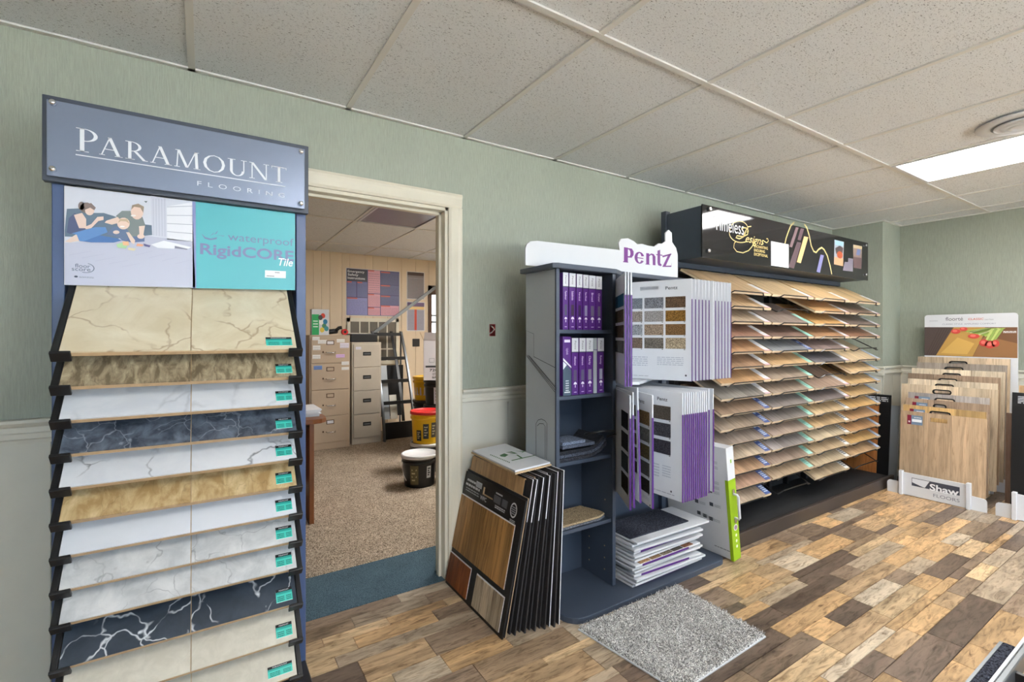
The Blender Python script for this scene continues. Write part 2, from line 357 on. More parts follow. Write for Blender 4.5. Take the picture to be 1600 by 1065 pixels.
# door casing
dc = struct('door_1')
CAS = [(0, 0), (0, .012), (.012, .018), (.05, .02), (.062, .024), (.075, .02), (.075, 0)]      # across, proud
obj('casing', MB().prism([(DX1 + p, -q) for p, q in CAS], lambda x, y, z: (x, y, z), 0, DH), 'paint_door', dc)
obj('casing', MB().prism([(DX0 - p, -q) for p, q in CAS], lambda x, y, z: (x, y, z), 0, DH), 'paint_door', dc)
obj('head_casing', MB().prism([(DH + p, -q) for p, q in CAS], lambda z, y, x: (x, y, z), DX0 - .075, DX1 + .075), 'paint_door', dc)
for nm, bx in (('jamb', (DX1 - .018, DX1, 0, WT, 0, DH)), ('jamb', (DX0, DX0 + .018, 0, WT, 0, DH)), ('head_jamb', (DX0, DX1, 0, WT, DH - .018, DH)),
               ('door_stop', (DX1 - .032, DX1 - .018, .045, .08, 0, DH - .018)), ('door_stop', (DX0 + .018, DX0 + .032, .045, .08, 0, DH - .018)), ('door_stop', (DX0 + .018, DX1 - .018, .045, .08, DH - .032, DH - .018))):
    obj(nm, B(*bx), 'paint_door', dc, bevel=.002)
obj('casing', B(DX1, DX1 + .07, WT, WT + .018, 0, DH + .07), 'paint_door', dc); obj('casing', B(DX0 - .07, DX0, WT, WT + .018, 0, DH + .07), 'paint_door', dc); obj('head_casing', B(DX0, DX1, WT, WT + .018, DH, DH + .07), 'paint_door', dc)
# front wall (behind the camera) and left wall with shop windows
def win(n, x0, x1, z0, z1, place):
    e = struct('window_%d' % n)
    for (a, b, c, d) in ((x0, x1, z0, z0 + .05), (x0, x1, z1 - .05, z1), (x0, x0 + .05, z0, z1), (x1 - .05, x1, z0, z1), ((x0 + x1) / 2 - .025, (x0 + x1) / 2 + .025, z0, z1)):
        obj('window_frame', place(a, b, c, d, .03), 'metal_grey', e)
    obj('window_pane', place(x0, x1, z0, z1, .003), 'window_glass', e)
FWY = lambda a, b, c, d, t: B(a, b, YF - .06 - t, YF - .06 + t, c, d)
FWX = lambda a, b, c, d, t: B(XL - .06 - t, XL - .06 + t, a, b, c, d)
wins = [(-1.4, 1.2), (1.9, 4.7)]
mb = MB().box(XL, XR, YF - .12, YF, 0, .5).box(XL, XR, YF - .12, YF, 2.15, CEIL + .2)
xs = [XL] + [v for p in wins for v in p] + [XR]
for a, b in zip(xs[::2], xs[1::2]): mb.box(a, b, YF - .12, YF, .5, 2.15)
wall('wall_front', mb)
wall('wall_left', B(XL - .12, XL, YF, .1, 0, CEIL + .2))
for i, (a, b) in enumerate(wins): win(i + 1, a, b, .5, 2.15, FWY)
for nm, loc, rot, sx, sy in (('a', ((wins[0][0] + wins[0][1]) / 2, YF - .1, 1.325), (R(90), 0, R(180)), 2.6, 1.65), ('b', ((wins[1][0] + wins[1][1]) / 2, YF - .1, 1.325), (R(90), 0, R(180)), 2.8, 1.65)):
    ld = bpy.data.lights.new('window_portal_offscreen', 'AREA'); ld.shape = 'RECTANGLE'; ld.size = sx; ld.size_y = sy; ld.cycles.is_portal = True
    lo = bpy.data.objects.new('window_portal_offscreen', ld); COL.objects.link(lo); lo.location = loc; lo.rotation_euler = rot
struct('ground', B(-14, 14, -18, YF - .14, -.3, -.13), M('pavement', (176, 174, 168), .9))
# ---- suspended ceiling
ceil_ = struct('ceiling', MB().box(XL - .1, XR + .1, YF - .1, WT, CEIL + .12, CEIL + .2), 'void')
GX0, GY1, TX, TY = -.0405, -1.058, .6096, 1.2192
gx = [GX0 + k * TX for k in range(-6, 11)]; gy = [GY1 - k * TY for k in range(-1, 5)]
LIT = {(6, 0), (1, 1), (6, 2)}       # one in the picture, two more of the same row pattern behind the camera
def cellsX(): return [(max(a, XL), min(b, XR), i - 6) for i, (a, b) in enumerate(zip(gx, gx[1:])) if b > XL + .02 and a < XR - .02]
def cellsY(): return [(max(b, YF), min(a, 0), i - 1) for i, (a, b) in enumerate(zip(gy, gy[1:])) if a > YF + .02 and b < -.02]
def tile(par, x0, x1, y0, y1): obj('ceiling_tile', B(-(x1 - x0) / 2 + .003, (x1 - x0) / 2 - .003, -(y1 - y0) / 2 + .003, (y1 - y0) / 2 - .003, 0, .015), 'ceiling_tile', par, ((x0 + x1) / 2, (y0 + y1) / 2, CEIL + .006))
m = MATS['lit_diffuser'].copy(); m.name = 'lit_diffuser_office'; MATS[m.name] = m; m.node_tree.nodes['Principled BSDF'].inputs['Emission Strength'].default_value = LAMP * 1.5
def fixture(x0, x1, y0, y1, label, lit=True, lens='lit_diffuser', off=''):
    t = thing('ceiling_light' + off, label, 'ceiling light', ((x0 + x1) / 2, (y0 + y1) / 2, CEIL)); hx, hy = (x1 - x0) / 2 - .013, (y1 - y0) / 2 - .013
    for a in ((-hx, hx, hy - .022, hy), (-hx, hx, -hy, -hy + .022), (-hx, -hx + .022, -hy + .022, hy - .022), (hx - .022, hx, -hy + .022, hy - .022)):
        obj('frame', B(*a, -.006, .02), 'white', t, bevel=.003)
    obj('diffuser' + off, B(-hx + .022, hx - .022, -hy + .022, hy - .022, .006, .012), lens, t)
    if lit:
        for s in (-.13, .13): obj('lamp_tube', MB().tube([(s, -hy + .06, .04), (s, hy - .06, .04)], .013, 8), 'white', t)
    obj('housing', MB().box(-hx, hx, -hy, hy, .07, .08), 'white', t)
    return t
for x0, x1, i in cellsX():
    for y0, y1, j in cellsY():
        if (i, j) in LIT: continue
        tile(ceil_, x0, x1, y0, y1)
for i, j in sorted(LIT):
    fixture(GX0 + i * TX, GX0 + (i + 1) * TX, GY1 - (j + 1) * TY, GY1 - j * TY, {(6, 0): 'lit fluorescent ceiling panel beside the round air vent', (1, 1): 'lit fluorescent ceiling panel over the middle of the shop', (6, 2): 'lit fluorescent ceiling panel near the right wall toward the front windows'}[(i, j)], off='' if (i, j) == (6, 0) else '_offscreen')
for xx in gx:
    if XL < xx < XR: obj('ceiling_tee', B(xx - .012, xx + .012, YF, 0, CEIL - .001, CEIL + .006), 'tee', ceil_)
for yy in gy[1:]:
    if yy > YF:
        obj('ceiling_tee', B(XL, XR, yy - .012, yy + .012, CEIL - .002, CEIL + .005), 'tee', ceil_)
obj('wall_angle', MB().box(XL, CHX, -.022, 0, CEIL - .001, CEIL + .006).box(XL, CHX, -.002, 0, CEIL - .001, CEIL + .03), 'tee', ceil_)
obj('wall_angle', MB().box(XR - .022, XR, YF, CHY, CEIL - .001, CEIL + .006).box(CHX - .022, CHX, CHY, 0, CEIL - .001, CEIL + .006).box(CHX - .022, XR, CHY - .022, CHY, CEIL - .001, CEIL + .006), 'tee', ceil_)
# round air diffuser
p = pZ(1597, 190, CEIL)
vt = thing('air_vent', 'round white ceiling air diffuser with curved vanes', 'air vent', (p.x, p.y, CEIL - .002))
obj('vent_plate', MB().lathe([(.17, -.001), (.168, -.006), (.12, -.010), (.115, -.006)], 40), 'white', vt, smooth=True)
obj('vent_throat', MB().lathe([(.112, -.0105), (.1, -.0112)], 32), 'metal_grey', vt)
for rr, z in ((.1, -.016), (.075, -.02), (.05, -.023)): obj('vent_vane', MB().lathe([(rr, z + .006), (rr + .002, z), (rr - .016, z - .006), (rr - .018, z)], 36), 'white', vt, smooth=True)
# ---- office shell
wall('wall_office_back', B(OX0, OX1, OY1 + .008, OY1 + .12, 0, CEIL + .2), 'office_panel')
wo = bpy.data.objects['wall_office_back']
x = OX0
rn = random.Random(3)
while x < OX1 - .01:
    wd = min(rn.choice([.1, .15, .2, .2]), OX1 - x); obj('wall_board', B(x + .0015, x + wd - .0015, OY1, OY1 + .008, 0, CEIL + .05), 'office_panel', wo, bevel=.002, seg=1); x += wd
wall('wall_office_left', B(OX0 - .12, OX0, WT, OY1, 0, CEIL + .2), 'office_panel'); wall('wall_office_right', B(OX1, OX1 + .12, WT, OY1, 0, CEIL + .2), 'office_panel')
oc = struct('ceiling_office', B(OX0, OX1, WT, OY1, CEIL + .12, CEIL + .2), 'void')
ogx = [1.185 + k * TX for k in range(-5, 5)]; ogy = [2.225 + k * TY for k in range(-2, 3)]
for a, b in zip(ogx, ogx[1:]):
    for c, d in zip(ogy, ogy[1:]):
        x0, x1, y0, y1 = max(a, OX0), min(b, OX1), max(c, WT), min(d, OY1)
        if x1 - x0 < .03 or y1 - y0 < .03: continue
        if abs(a - 1.185) < .01 and abs(d - 2.225) < .01: fixture(a, b, c, d, 'unlit grey-lensed ceiling panel seen through the doorway', False, 'lens_grey'); continue
        if abs(a - 1.185 - 2 * TX) < .01 and abs(d - 2.225) < .01: fixture(a, b, c, d, 'lit office ceiling panel above the stacked pails', True, 'lit_diffuser_office', '_offscreen'); continue
        tile(oc, x0, x1, y0, y1)
for xx in ogx:
    if OX0 < xx < OX1: obj('ceiling_tee', B(xx - .012, xx + .012, WT, OY1, CEIL - .001, CEIL + .006), 'tee', oc)
for yy in ogy:
    if WT < yy < OY1: obj('ceiling_tee', B(OX0, OX1, yy - .012, yy + .012, CEIL - .002, CEIL + .005), 'tee', oc)
# ================================================================== TILE RACK (left)
# serif capitals drawn as strokes, cap height 1
def serif_letter(mb, ch, x, z, h, wx, col, l):
    P = lambda a, b: (x + a * h * wx, z + b * h)
    def q(*pts): mb.poly2([P(*p) for p in pts], col, l)
    def bar(a, b, c, d): q((a, b), (c, b), (c, d), (a, d))
    def st(a, b, c, d, wd): q((a - wd / 2, b), (a + wd / 2, b), (c + wd / 2, d), (c - wd / 2, d))
    def bowl(cx, cz, rx, rz, ix, iz, a0, a1): 
        n = 12
        for i in range(n):
            t0, t1 = R(a0 + (a1 - a0) * i / n), R(a0 + (a1 - a0) * (i + 1) / n)
            q((cx + rx * math.cos(t0), cz + rz * math.sin(t0)), (cx + rx * math.cos(t1), cz + rz * math.sin(t1)), (cx + ix * math.cos(t1), cz + iz * math.sin(t1)), (cx + ix * math.cos(t0), cz + iz * math.sin(t0)))
    if ch in 'PR':
        bar(.1, 0, .22, 1); bar(0, 0, .34, .035); bar(0, .965, .22, 1); bowl(.22, .725, .36, .275, .25, .24, -90, 90)
        if ch == 'R': st(.36, .47, .7, 0, .13); bar(.62, 0, .82, .035)
        return .56 if ch == 'P' else .84
    if ch == 'A': st(.08, 0, .37, 1, .05); st(.36, 1, .68, 0, .13); bar(.18, .32, .56, .36); bar(0, 0, .2, .035); bar(.54, 0, .82, .035); return .84
    if ch == 'M': st(.1, 0, .15, 1, .05); st(.17, 1, .5, .02, .12); st(.52, .02, .84, 1, .05); st(.86, 1, .9, 0, .12); bar(0, 0, .22, .035); bar(.76, 0, 1.04, .035); bar(.04, .965, .2, 1); bar(.82, .965, .98, 1); return 1.08
    if ch == 'O': bowl(.46, .5, .46, .515, .33, .47, 0, 360); return .96
    if ch == 'U': bar(.1, .3, .22, 1); bar(.68, .3, .73, 1); bowl(.415, .32, .315, .33, .2, .285, 180, 360); bar(0, .965, .34, 1); bar(.58, .965, .84, 1); return .88
    if ch == 'N': bar(.1, 0, .15, 1); st(.13, 1, .76, 0, .13); bar(.75, 0, .8, 1); bar(0, 0, .25, .035); bar(.64, .965, .9, 1); bar(0, .965, .18, 1); return .92
    if ch == 'T': bar(.32, 0, .44, 1); bar(.22, 0, .54, .035); bar(.02, .955, .74, 1); q((.02, 1), (.02, .84), (.05, .84), (.07, 1)); q((.74, 1), (.74, .84), (.71, .84), (.69, 1)); return .76
    return .4
YP = -.32
tr = thing('tile_display_rack', 'tall blue-grey tile display rack beside the doorway with slanted shelves', 'display rack', (-.03, -.3, 0))
wob = lambda n, mb, m, **k: obj(n, mb, m, tr, world=True, **k)
for a, b in ((-.393, -.362), (.299, .334)): wob('upright', B(a, b, YP, YP + .07, .0, 1.80), 'steelblue', bevel=.003)
wob('back_panel', B(-.362, .299, YP + .26, YP + .27, .03, 1.8), 'black_matte'); wob('base', MB().box(-.393, .334, YP - .2, YP + .27, .0, .03), 'black', bevel=.004)
for a, b in ((-.393, -.368), (.31, .334)): wob('side_panel', B(a, b, YP + .07, YP + .27, .03, 1.8), 'charcoal')
# header sign
hd = wob('header', B(-.408, .338, -.351, -.322, 1.756, 2.014), 'charcoal', bevel=.002)
fp = [pY(73, 155, -.365), pY(476, 327, -.365)]
hp = obj('sign_face', B(fp[0].x, fp[1].x, -.369, -.363, fp[1].z, fp[0].z), 'charcoal_light', hd, loc=-tr.location, bevel=.0015)
hp2 = hd
mb = MB('Y', .3695)
f_ = cv(40, 130, 3.133, -.3695)
z0 = f_(245, 330)[1]; x0, x1 = f_(247, 330)[0], f_(1285, 470)[0]
tot = .56 * 1.25 + sum({'A': .84, 'R': .84, 'M': 1.08, 'O': .96, 'U': .88, 'N': .92, 'T': .76}[c] for c in 'ARAMOUNT'); H = f_(245, 215)[1] - z0; hs = H * .80
k = (x1 - x0) / ((tot + .62) * hs); x = x0
for i, ch in enumerate('PARAMOUNT'):
    hh = H if i == 0 else hs
    x += serif_letter(mb, ch, x, z0, hh, k, (236, 240, 246), 1) * hh * k + .07 * hs * k
a = f_(245, 346); b = f_(1272, 503); mb.rect2(a[0], a[1] - .0035, b[0], a[1], (226, 230, 238), 1)
a = f_(840, 470); b = f_(1268, 530); mb.text2('FLOORING', a[0], a[1] - .021, .0165, (222, 227, 236), 1, wd=b[0] - a[0], space=1.9)
obj('lettering', mb, 'print', hd, loc=-tr.location)
for x, y in ((135, 98), (135, 422), (1347, 337), (1347, 590)):
    c = f_(x, y); wo_ = obj('standoff_screw', MB().lathe([(.0085, 0), (.0085, .012), (.007, .015), (.002, .016)], 16), 'chrome', hd, loc=(c[0] - tr.location.x, -.369 - tr.location.y, c[1]), rot=(R(90), 0, 0), smooth=True)
# poster with the family picture and the turquoise half
YQ = -.328
c0, c1 = pY(100.5, 289, YQ), pY(461, 453, YQ); zb = pY(100.5, 445, YQ).z; zb2 = c1.z
po = thing('poster', 'poster of a family on a rug with turquoise waterproof RigidCORE tile half', 'poster', (-.03, YQ, zb))
mb = MB('Y', 0); top = 1.752
mb.hexa([(c0.x, YQ - .002, zb), (c1.x, YQ - .002, zb2), (c1.x, YQ + .002, zb2), (c0.x, YQ + .002, zb), (c0.x, YQ - .002, top), (c1.x, YQ - .002, top), (c1.x, YQ + .002, top), (c0.x, YQ + .002, top)])
obj('poster_board', mb, 'white_card', po, world=True)
mb = MB('Y', -YQ + .002); f5 = cv(95, 280, 6.265, YQ - .003)
def pl(pts, col, l): mb.poly2([f5(*p) for p in pts], col, l)
def blob(cx, cy, rx, ry, col, l, n=14): pl([(cx + rx * math.cos(i * 2 * math.pi / n), cy + ry * math.sin(i * 2 * math.pi / n)) for i in range(n)], col, l)
pl([(40, 1030), (1318, 1058), (1318, 218), (40, 66)], (212, 216, 228), 1)
pl([(40, 620), (560, 600), (820, 550), (1300, 610), (1318, 1058), (40, 1030)], (190, 193, 212), 2)
for i in range(9): pl([(80 + 130 * i, 740 + 28 * (i % 5)), (300 + 120 * i, 700 + 30 * (i % 5)), (300 + 120 * i, 704 + 30 * (i % 5)), (80 + 130 * i, 746 + 28 * (i % 5))][:4] if 300 + 120 * i < 1300 else [(900, 900), (1200, 860), (1200, 866), (900, 906)], (182, 184, 206), 3)
pl([(890, 545), (1040, 570), (1030, 185), (880, 160)], (205, 208, 222), 2)
for i in range(5): pl([(905 + 28 * i, 548 + 3 * i), (913 + 28 * i, 550 + 3 * i), (908 + 28 * i, 190), (900 + 28 * i, 190)], (188, 192, 208), 3)
pl([(1040, 590), (1300, 610), (1285, 225), (1036, 265)], (232, 234, 242), 2)
for y0 in (268, 350, 430, 508): pl([(1038, y0), (1290, y0 - 8 + (y0 - 268) * .12), (1290, y0 - 2 + (y0 - 268) * .12), (1038, y0 + 6)], (176, 180, 196), 3)
pl([(40, 500), (60, 290), (180, 285), (300, 330), (420, 330), (520, 360), (640, 420), (890, 450), (895, 545), (560, 580), (40, 560)], (92, 112, 132), 3)
pl([(60, 520), (80, 380), (140, 330), (240, 430), (260, 480), (180, 520), (90, 535)], (72, 82, 118), 4)          # woman's top
pl([(130, 350), (210, 330), (250, 390), (250, 480), (180, 480)], (226, 200, 188), 5); pl([(230, 470), (300, 440), (360, 370), (420, 365), (420, 400), (370, 410), (300, 480), (250, 490)], (228, 202, 190), 6)
blob(250, 280, 62, 52, (120, 108, 104), 5); blob(205, 262, 34, 42, (110, 98, 96), 5); blob(285, 305, 46, 50, (230, 204, 192), 6); pl([(225, 250), (300, 235), (345, 280), (330, 305), (290, 280), (240, 300)], (128, 112, 108), 7)
pl([(40, 610), (150, 540), (200, 560), (200, 600), (90, 620)], (228, 206, 194), 5); pl([(110, 530), (340, 470), (440, 470), (460, 520), (380, 550), (220, 610), (180, 600), (160, 545)], (86, 132, 190), 6); pl([(180, 605), (360, 545), (560, 580), (600, 600), (520, 620), (300, 618)], (66, 110, 172), 5)
pl([(540, 360), (600, 310), (680, 310), (800, 370), (830, 455), (760, 460), (770, 560), (640, 580), (600, 420)], (118, 128, 128), 4)   # man
pl([(450, 405), (560, 370), (600, 420), (500, 445), (430, 425)], (224, 198, 184), 5); pl([(765, 460), (825, 455), (810, 540), (770, 540)], (224, 198, 184), 5); blob(785, 560, 36, 24, (226, 200, 188), 6)
blob(748, 320, 62, 76, (226, 198, 184), 5); pl([(690, 300), (700, 255), (760, 240), (815, 270), (808, 330), (780, 280), (720, 270)], (138, 122, 104), 6); blob(712, 358, 26, 10, (244, 236, 232), 7)
pl([(560, 560), (820, 560), (820, 610), (700, 620), (600, 600)], (84, 104, 146), 5)
pl([(510, 470), (600, 460), (660, 500), (680, 560), (640, 600), (560, 570), (450, 540)], (92, 112, 146), 6); blob(615, 435, 62, 58, (230, 204, 190), 7); pl([(560, 430), (580, 390), (650, 390), (678, 440), (640, 415), (590, 412)], (196, 172, 142), 8); blob(605, 465, 24, 8, (246, 240, 238), 9)
pl([(640, 520), (670, 520), (730, 600), (720, 640), (690, 620)], (226, 202, 190), 8); blob(545, 520, 32, 18, (228, 206, 194), 8)
pl([(545, 640), (600, 620), (660, 640), (640, 680), (560, 670)], (168, 206, 158), 8); pl([(605, 610), (665, 610), (670, 650), (612, 650)], (232, 184, 140), 9); pl([(660, 670), (740, 680), (720, 702), (660, 692)], (214, 204, 170), 9); pl([(750, 630), (810, 640), (800, 660), (740, 655)], (222, 160, 130), 9); pl([(810, 630), (880, 650), (870, 668), (820, 655)], (92, 88, 140), 9)
pl([(880, 640), (1010, 600), (1280, 665), (1240, 682), (1120, 655), (1110, 680), (950, 672)], (234, 236, 242), 4); pl([(1115, 652), (1245, 682), (1235, 690), (1118, 676)], (128, 130, 150), 5); pl([(815, 215), (850, 215), (835, 232)], (70, 90, 90), 5)
a = f5(140, 870); mb.text2('floor', *f5(140, 862), .0125, (84, 96, 120), 4, wd=f5(290, 862)[0] - a[0]); mb.text2('score', *f5(108, 893), .0125, (84, 96, 120), 4, wd=f5(292, 893)[0] - f5(108, 893)[0])
c = f5(245, 868); mb.ring2(c[0], c[1], .021, .0155, .0022, .0016, (84, 96, 120), 4, -115, 75); a = f5(150, 952); mb.ell2(a[0], a[1], .0045, .003, (50, 60, 80), 4); a = f5(180, 962); mb.greek(a[0], a[1], a[0] + .035, a[1] + .005, 2, (110, 120, 145), 4)
obj('family_picture', mb, 'print', po, world=True)
mb = MB('Y', -YQ + .002); f6 = cv(300, 310, 7.1, YQ - .003)
mb.poly2([f6(8, 992), f6(48, 992), f6(40, 34), f6(4, 30)], (128, 138, 186), 2)
mb.poly2([f6(46, 994), f6(1143, 1016), f6(1143, 168), f6(40, 34)], (78, 172, 182), 1)
a = f6(398, 455); mb.text2('waterproof', a[0], a[1] - .002, .029, (104, 122, 160), 2, wd=f6(1128, 500)[0] - a[0])
a = f6(90, 612); mb.text2('RigidCORE', a[0], a[1], .038, (112, 122, 164), 2, wd=f6(1128, 650)[0] - a[0], bold=.022)
a = f6(958, 742); mb.text2('Tile', a[0], a[1], .029, (246, 248, 250), 4, wd=f6(1118, 735)[0] - a[0], bold=.012, shear=.25)
def cc(pts): return [f6(*p) for p in pts]
mb.poly2(cc([(105, 390), (150, 430), (210, 445), (280, 430), (270, 452), (200, 462), (140, 445)]), (104, 122, 160), 2); mb.poly2(cc([(195, 420), (250, 372), (235, 395)]), (104, 122, 160), 2); mb.poly2(cc([(245, 400), (290, 352), (275, 388)]), (104, 122, 160), 2); mb.poly2(cc([(275, 404), (360, 414), (350, 420)]), (104, 122, 160), 2)
mb.poly2(cc([(808, 876), (1040, 884), (1042, 806), (810, 795)]), (238, 240, 242), 2); a = f6(920, 825); mb.greek(a[0], a[1], a[0] + .016, a[1] + .004, 1, (120, 124, 130), 3, .8); a = f6(828, 862); mb.greek(a[0], a[1], a[0] + .026, a[1] + .004, 1, (120, 124, 130), 3, .8)
obj('turquoise_print', mb, 'print', po, world=True)
# slanted panels, arms
ROWS = [1.241 - .0935 * k for k in range(9)] + [.375, .255, .13]
TM = ['t_cream', 't_tan', 't_white', 't_slate', 't_calacatta', 't_travertine', 't_plain', 't_grey', 't_grey', 't_black', 't_beige', 't_beige']
TN = ['cream marble tile sample panel with brown veins under the poster', 'streaked taupe stone tile sample panel below the cream marble one', 'pale grey-veined white tile sample panel above the dark slate one', 'dark slate tile sample panel in the tile rack', 'white tile sample panel with black veins below the slate one',
      'golden travertine tile sample panel in the tile rack', 'plain white tile sample panel below the golden travertine one', 'light grey stone tile panel, eighth from the top of the tile rack', 'light grey stone tile panel directly above the black marble one', 'black marble tile sample panel with white veins', 'plain beige tile panel directly below the black marble one', 'plain beige tile panel lowest in the tile rack']
AN, LEN, PX0, PX1 = R(42), .40, -.335, .268
ca, sa = math.cos(AN), math.sin(AN); hw = (PX1 - PX0) / 2
arm = None; first = None
def slope(mb, x0, x1, a, b, n0, n1):      # a box in the slanted frame: a..b along the slope, n0..n1 across it
    pt = lambda x, s, n: (x, s * ca - n * sa, s * sa + n * ca)
    return mb.hexa([pt(x0, a, n0), pt(x1, a, n0), pt(x1, b, n0), pt(x0, b, n0), pt(x0, a, n1), pt(x1, a, n1), pt(x1, b, n1), pt(x0, b, n1)])
bd_ = None
for r, z in enumerate(ROWS):
    lab = TN[r]; yf = -.54 if r < 9 else -.545
    for (x0, x1, sg) in ((PX0 - .018, PX0 - .002, 1), (PX1 + .002, PX1 + .018, -1)):
        mb = MB(); slope(mb, x0, x1, -.004, .36, -.022, .005)
        xx = (x0, x1 + .028) if sg > 0 else (x0 - .028, x1)
        slope(mb, xx[0], xx[1], -.012, -.002, -.022, .012)
        obj('shelf_arm', mb, 'black', tr, loc=(-tr.location.x, yf - tr.location.y, z), bevel=.002)
    t = thing('tile_sample_board', lab, 'tile sample', ((PX0 + PX1) / 2, yf, z), group='tile sample panels in the tile rack')
    if bd_ is None:
        bd_ = obj('backing_board', slope(MB(), -hw, hw, 0, LEN, -.012, 0), 'board_core', t)
        tl_ = obj('tile', slope(MB(), -hw, -.0012, .001, LEN, 0, .004), TM[r], t); tr_ = obj('tile', slope(MB(), .0012, hw, .001, LEN, 0, .004), TM[r], t)
        gr_ = None
    else:
        inst(bd_, t); inst(tl_, t, mat=TM[r]); inst(tr_, t, mat=TM[r])
    st = MB('Z', 0); sw, sh = (.08, .042) if r == 0 else ((.075, .034) if r == 11 else (.05, .044))
    st.rect2(0, 0, sw, sh, (232, 240, 238), 1); st.rect2(0, sh * .02, sw, sh * .78, (70, 200, 184), 2); st.rect2(0, sh * .76, sw, sh, (16, 18, 22), 2); st.rect2(0, sh * .60, sw, sh * .76, (40, 160, 150), 3)
    st.text2('PARAMOUNT', sw * .2, sh * .82, sh * .11, (235, 238, 240), 3, wd=sw * .6); st.greek(sw * .08, sh * .1, sw * .5, sh * .5, 3, (20, 70, 70), 3); st.greek(sw * .62, sh * .12, sw * .94, sh * .5, 3, (20, 70, 70), 3)
    o = obj('sticker', st, 'print', t, loc=(hw - sw - .012, .016 * ca - .0042 * sa, .016 * sa + .0042 * ca), rot=(AN, 0, 0))
# ================================================================== BOARDS LEANING BY THE DOOR
def slab(x0, x1, w, h): return MB().box(x0, x1, -w, 0, 0, h)
lean_n = 19; bx0, bx1 = 1.062, 1.330
edge_cols = ['black', 'black', 'black', 'paper', 'paper', 'board_core', 'black', 'paper', 'black', 'black', 'paper', 'paper', 'black', 'black', 'black', 'paper', 'black', 'black', 'paper']
stk = []
for i in range(lean_n):
    f = i / (lean_n - 1); bx = bx0 + (bx1 - bx0) * f; 
    if i == 0: h, w_, yy = .577, .562, -.025
    elif i == 1: h, w_, yy = .585, .565, -.02
    elif i == 2: h, w_, yy = .655, .50, -.03
    else: h, w_, yy = .655 + .028 * f, .545 + .02 * math.sin(i * 2.1), -.03 - .07 * max(0, f - .2)
    ln = math.atan((1.194 + .0089 * i - bx) / .6)
    lab = {0: 'black framed wood sample board with three wood inserts leaning in front of the stack', 1: 'black sample board with pale edge directly behind the framed wood board', 2: 'tan wood plank board standing third in the leaning stack', 18: 'dark sample board at the back of the leaning stack against the carpet display'}.get(i, 'dark edge-on sample board, number %s in the leaning stack from the doorway' % ['four', 'five', 'six', 'seven', 'eight', 'nine', 'ten', 'eleven', 'twelve', 'thirteen', 'fourteen', 'fifteen', 'sixteen', 'seventeen', 'eighteen'][i - 3] if 3 <= i <= 17 else '')
    t = thing('sample_board', lab, 'sample board', (bx, yy, .001), group='boards leaning by the doorway', rot=(0, ln, 0)); stk.append(t)
    th = .0077
    if i == 2: obj('board', slab(0, th, w_, h), 'board_z', t, bevel=.001, color=(196, 158, 112)); obj('board_edge', MB().box(.001, th - .001, -w_ - .004, -w_, .004, h - .004), 'black', t)
    elif i == 0: obj('board', plate(lambda p, q, r, s: (0, th, -q, -p, r, s), 0, w_, 0, h, [(.2, .3, .508, .545)]), 'black', t)
    else: obj('board', slab(0, th, w_, h), 'board_dark_edge', t, bevel=.0015)
    if i >= 3:
        ec = edge_cols[i]
        if ec != 'black': obj('edge_band', MB().box(.002, .006, -w_ - .0012, -w_ + .001, (.0 if i in (11, 15, 18, 5) else h * .72), h + .001).box(.002, .006, -w_, 0, h - .001, h + .001), 'paper' if ec == 'paper' else 'board_core', t)
    if i == 1: obj('edge_band', MB().box(.003, .006, -w_ - .0012, -w_, 0, h).box(.003, .006, -w_, 0, h - .001, h + .0012), 'board_core', t)
    if i == 0:
        W_, H_ = w_, h
        def ins(name, s0, t0, s1, t1, col, cuts, lw=.006):
            tr2 = obj('insert_trim', MB().box(-.001, 0, -s1 - lw * .5, -s0 + lw * .3, t0, t1 + lw), 'paper', t)
            n = len(cuts) - 1
            for q in range(n): obj(name, MB().box(-.004, -.001, -(s0 + (s1 - s0) * cuts[q + 1]) + .0008, -(s0 + (s1 - s0) * cuts[q]) - .0008, t0, t1), 'board_hickory', t, color=tuple(v * (1 + .09 * ((q * 7 + len(cuts)) % 3 - 1)) for v in col))
        ins('wood_plank', .0, .185, .515, .455, (166, 124, 72), [0, .26, .52, .76, 1])
        ins('wood_plank', .0, .015, .225, .155, (146, 80, 34), [0, .5, 1]); ins('wood_plank', .285, .015, .53, .155, (198, 180, 154), [0, .3, .65, 1])
        pr = MB('X', .0005); g = (214, 216, 220)
        pr.greek(.03, .535, .15, .553, 1, g, 1, .6); pr.greek(.02, .512, .17, .527, 1, g, 1, .75); pr.greek(.03, .485, .17, .508, 2, (170, 172, 178), 1); pr.text2('WPC', .185, .482, .02, g, 1, bold=.01)
        pr.rect2(.125, .528, .185, .556, (200, 204, 210), 2); pr.greek(.13, .533, .18, .552, 3, (150, 155, 165), 3)
        obj('board_print', pr, 'print', t); pr = MB('X', .0005)
        pr.greek(.32, .545, .38, .555, 1, g, 1, .7); pr.greek(.31, .505, .37, .54, 6, (150, 152, 162), 1); pr.greek(.385, .505, .43, .54, 6, (150, 152, 162), 1); pr.greek(.33, .482, .42, .498, 2, g, 1, .6)
        obj('board_print', pr, 'print', t); pr = MB('X', .0005)
        pr.ring2(.485, .515, .027, .033, .006, .007, g, 1); pr.greek(.468, .498, .502, .535, 4, (176, 178, 186), 1); pr.greek(.468, .465, .51, .477, 2, g, 1)
        obj('seal_print', pr, 'print', t); obj('handle_rim', MB().box(-.0006, th - .001, -.3, -.2, .5082, .5125).box(-.0006, th - .001, -.2045, -.2002, .5125, .5448), 'board_core', t)
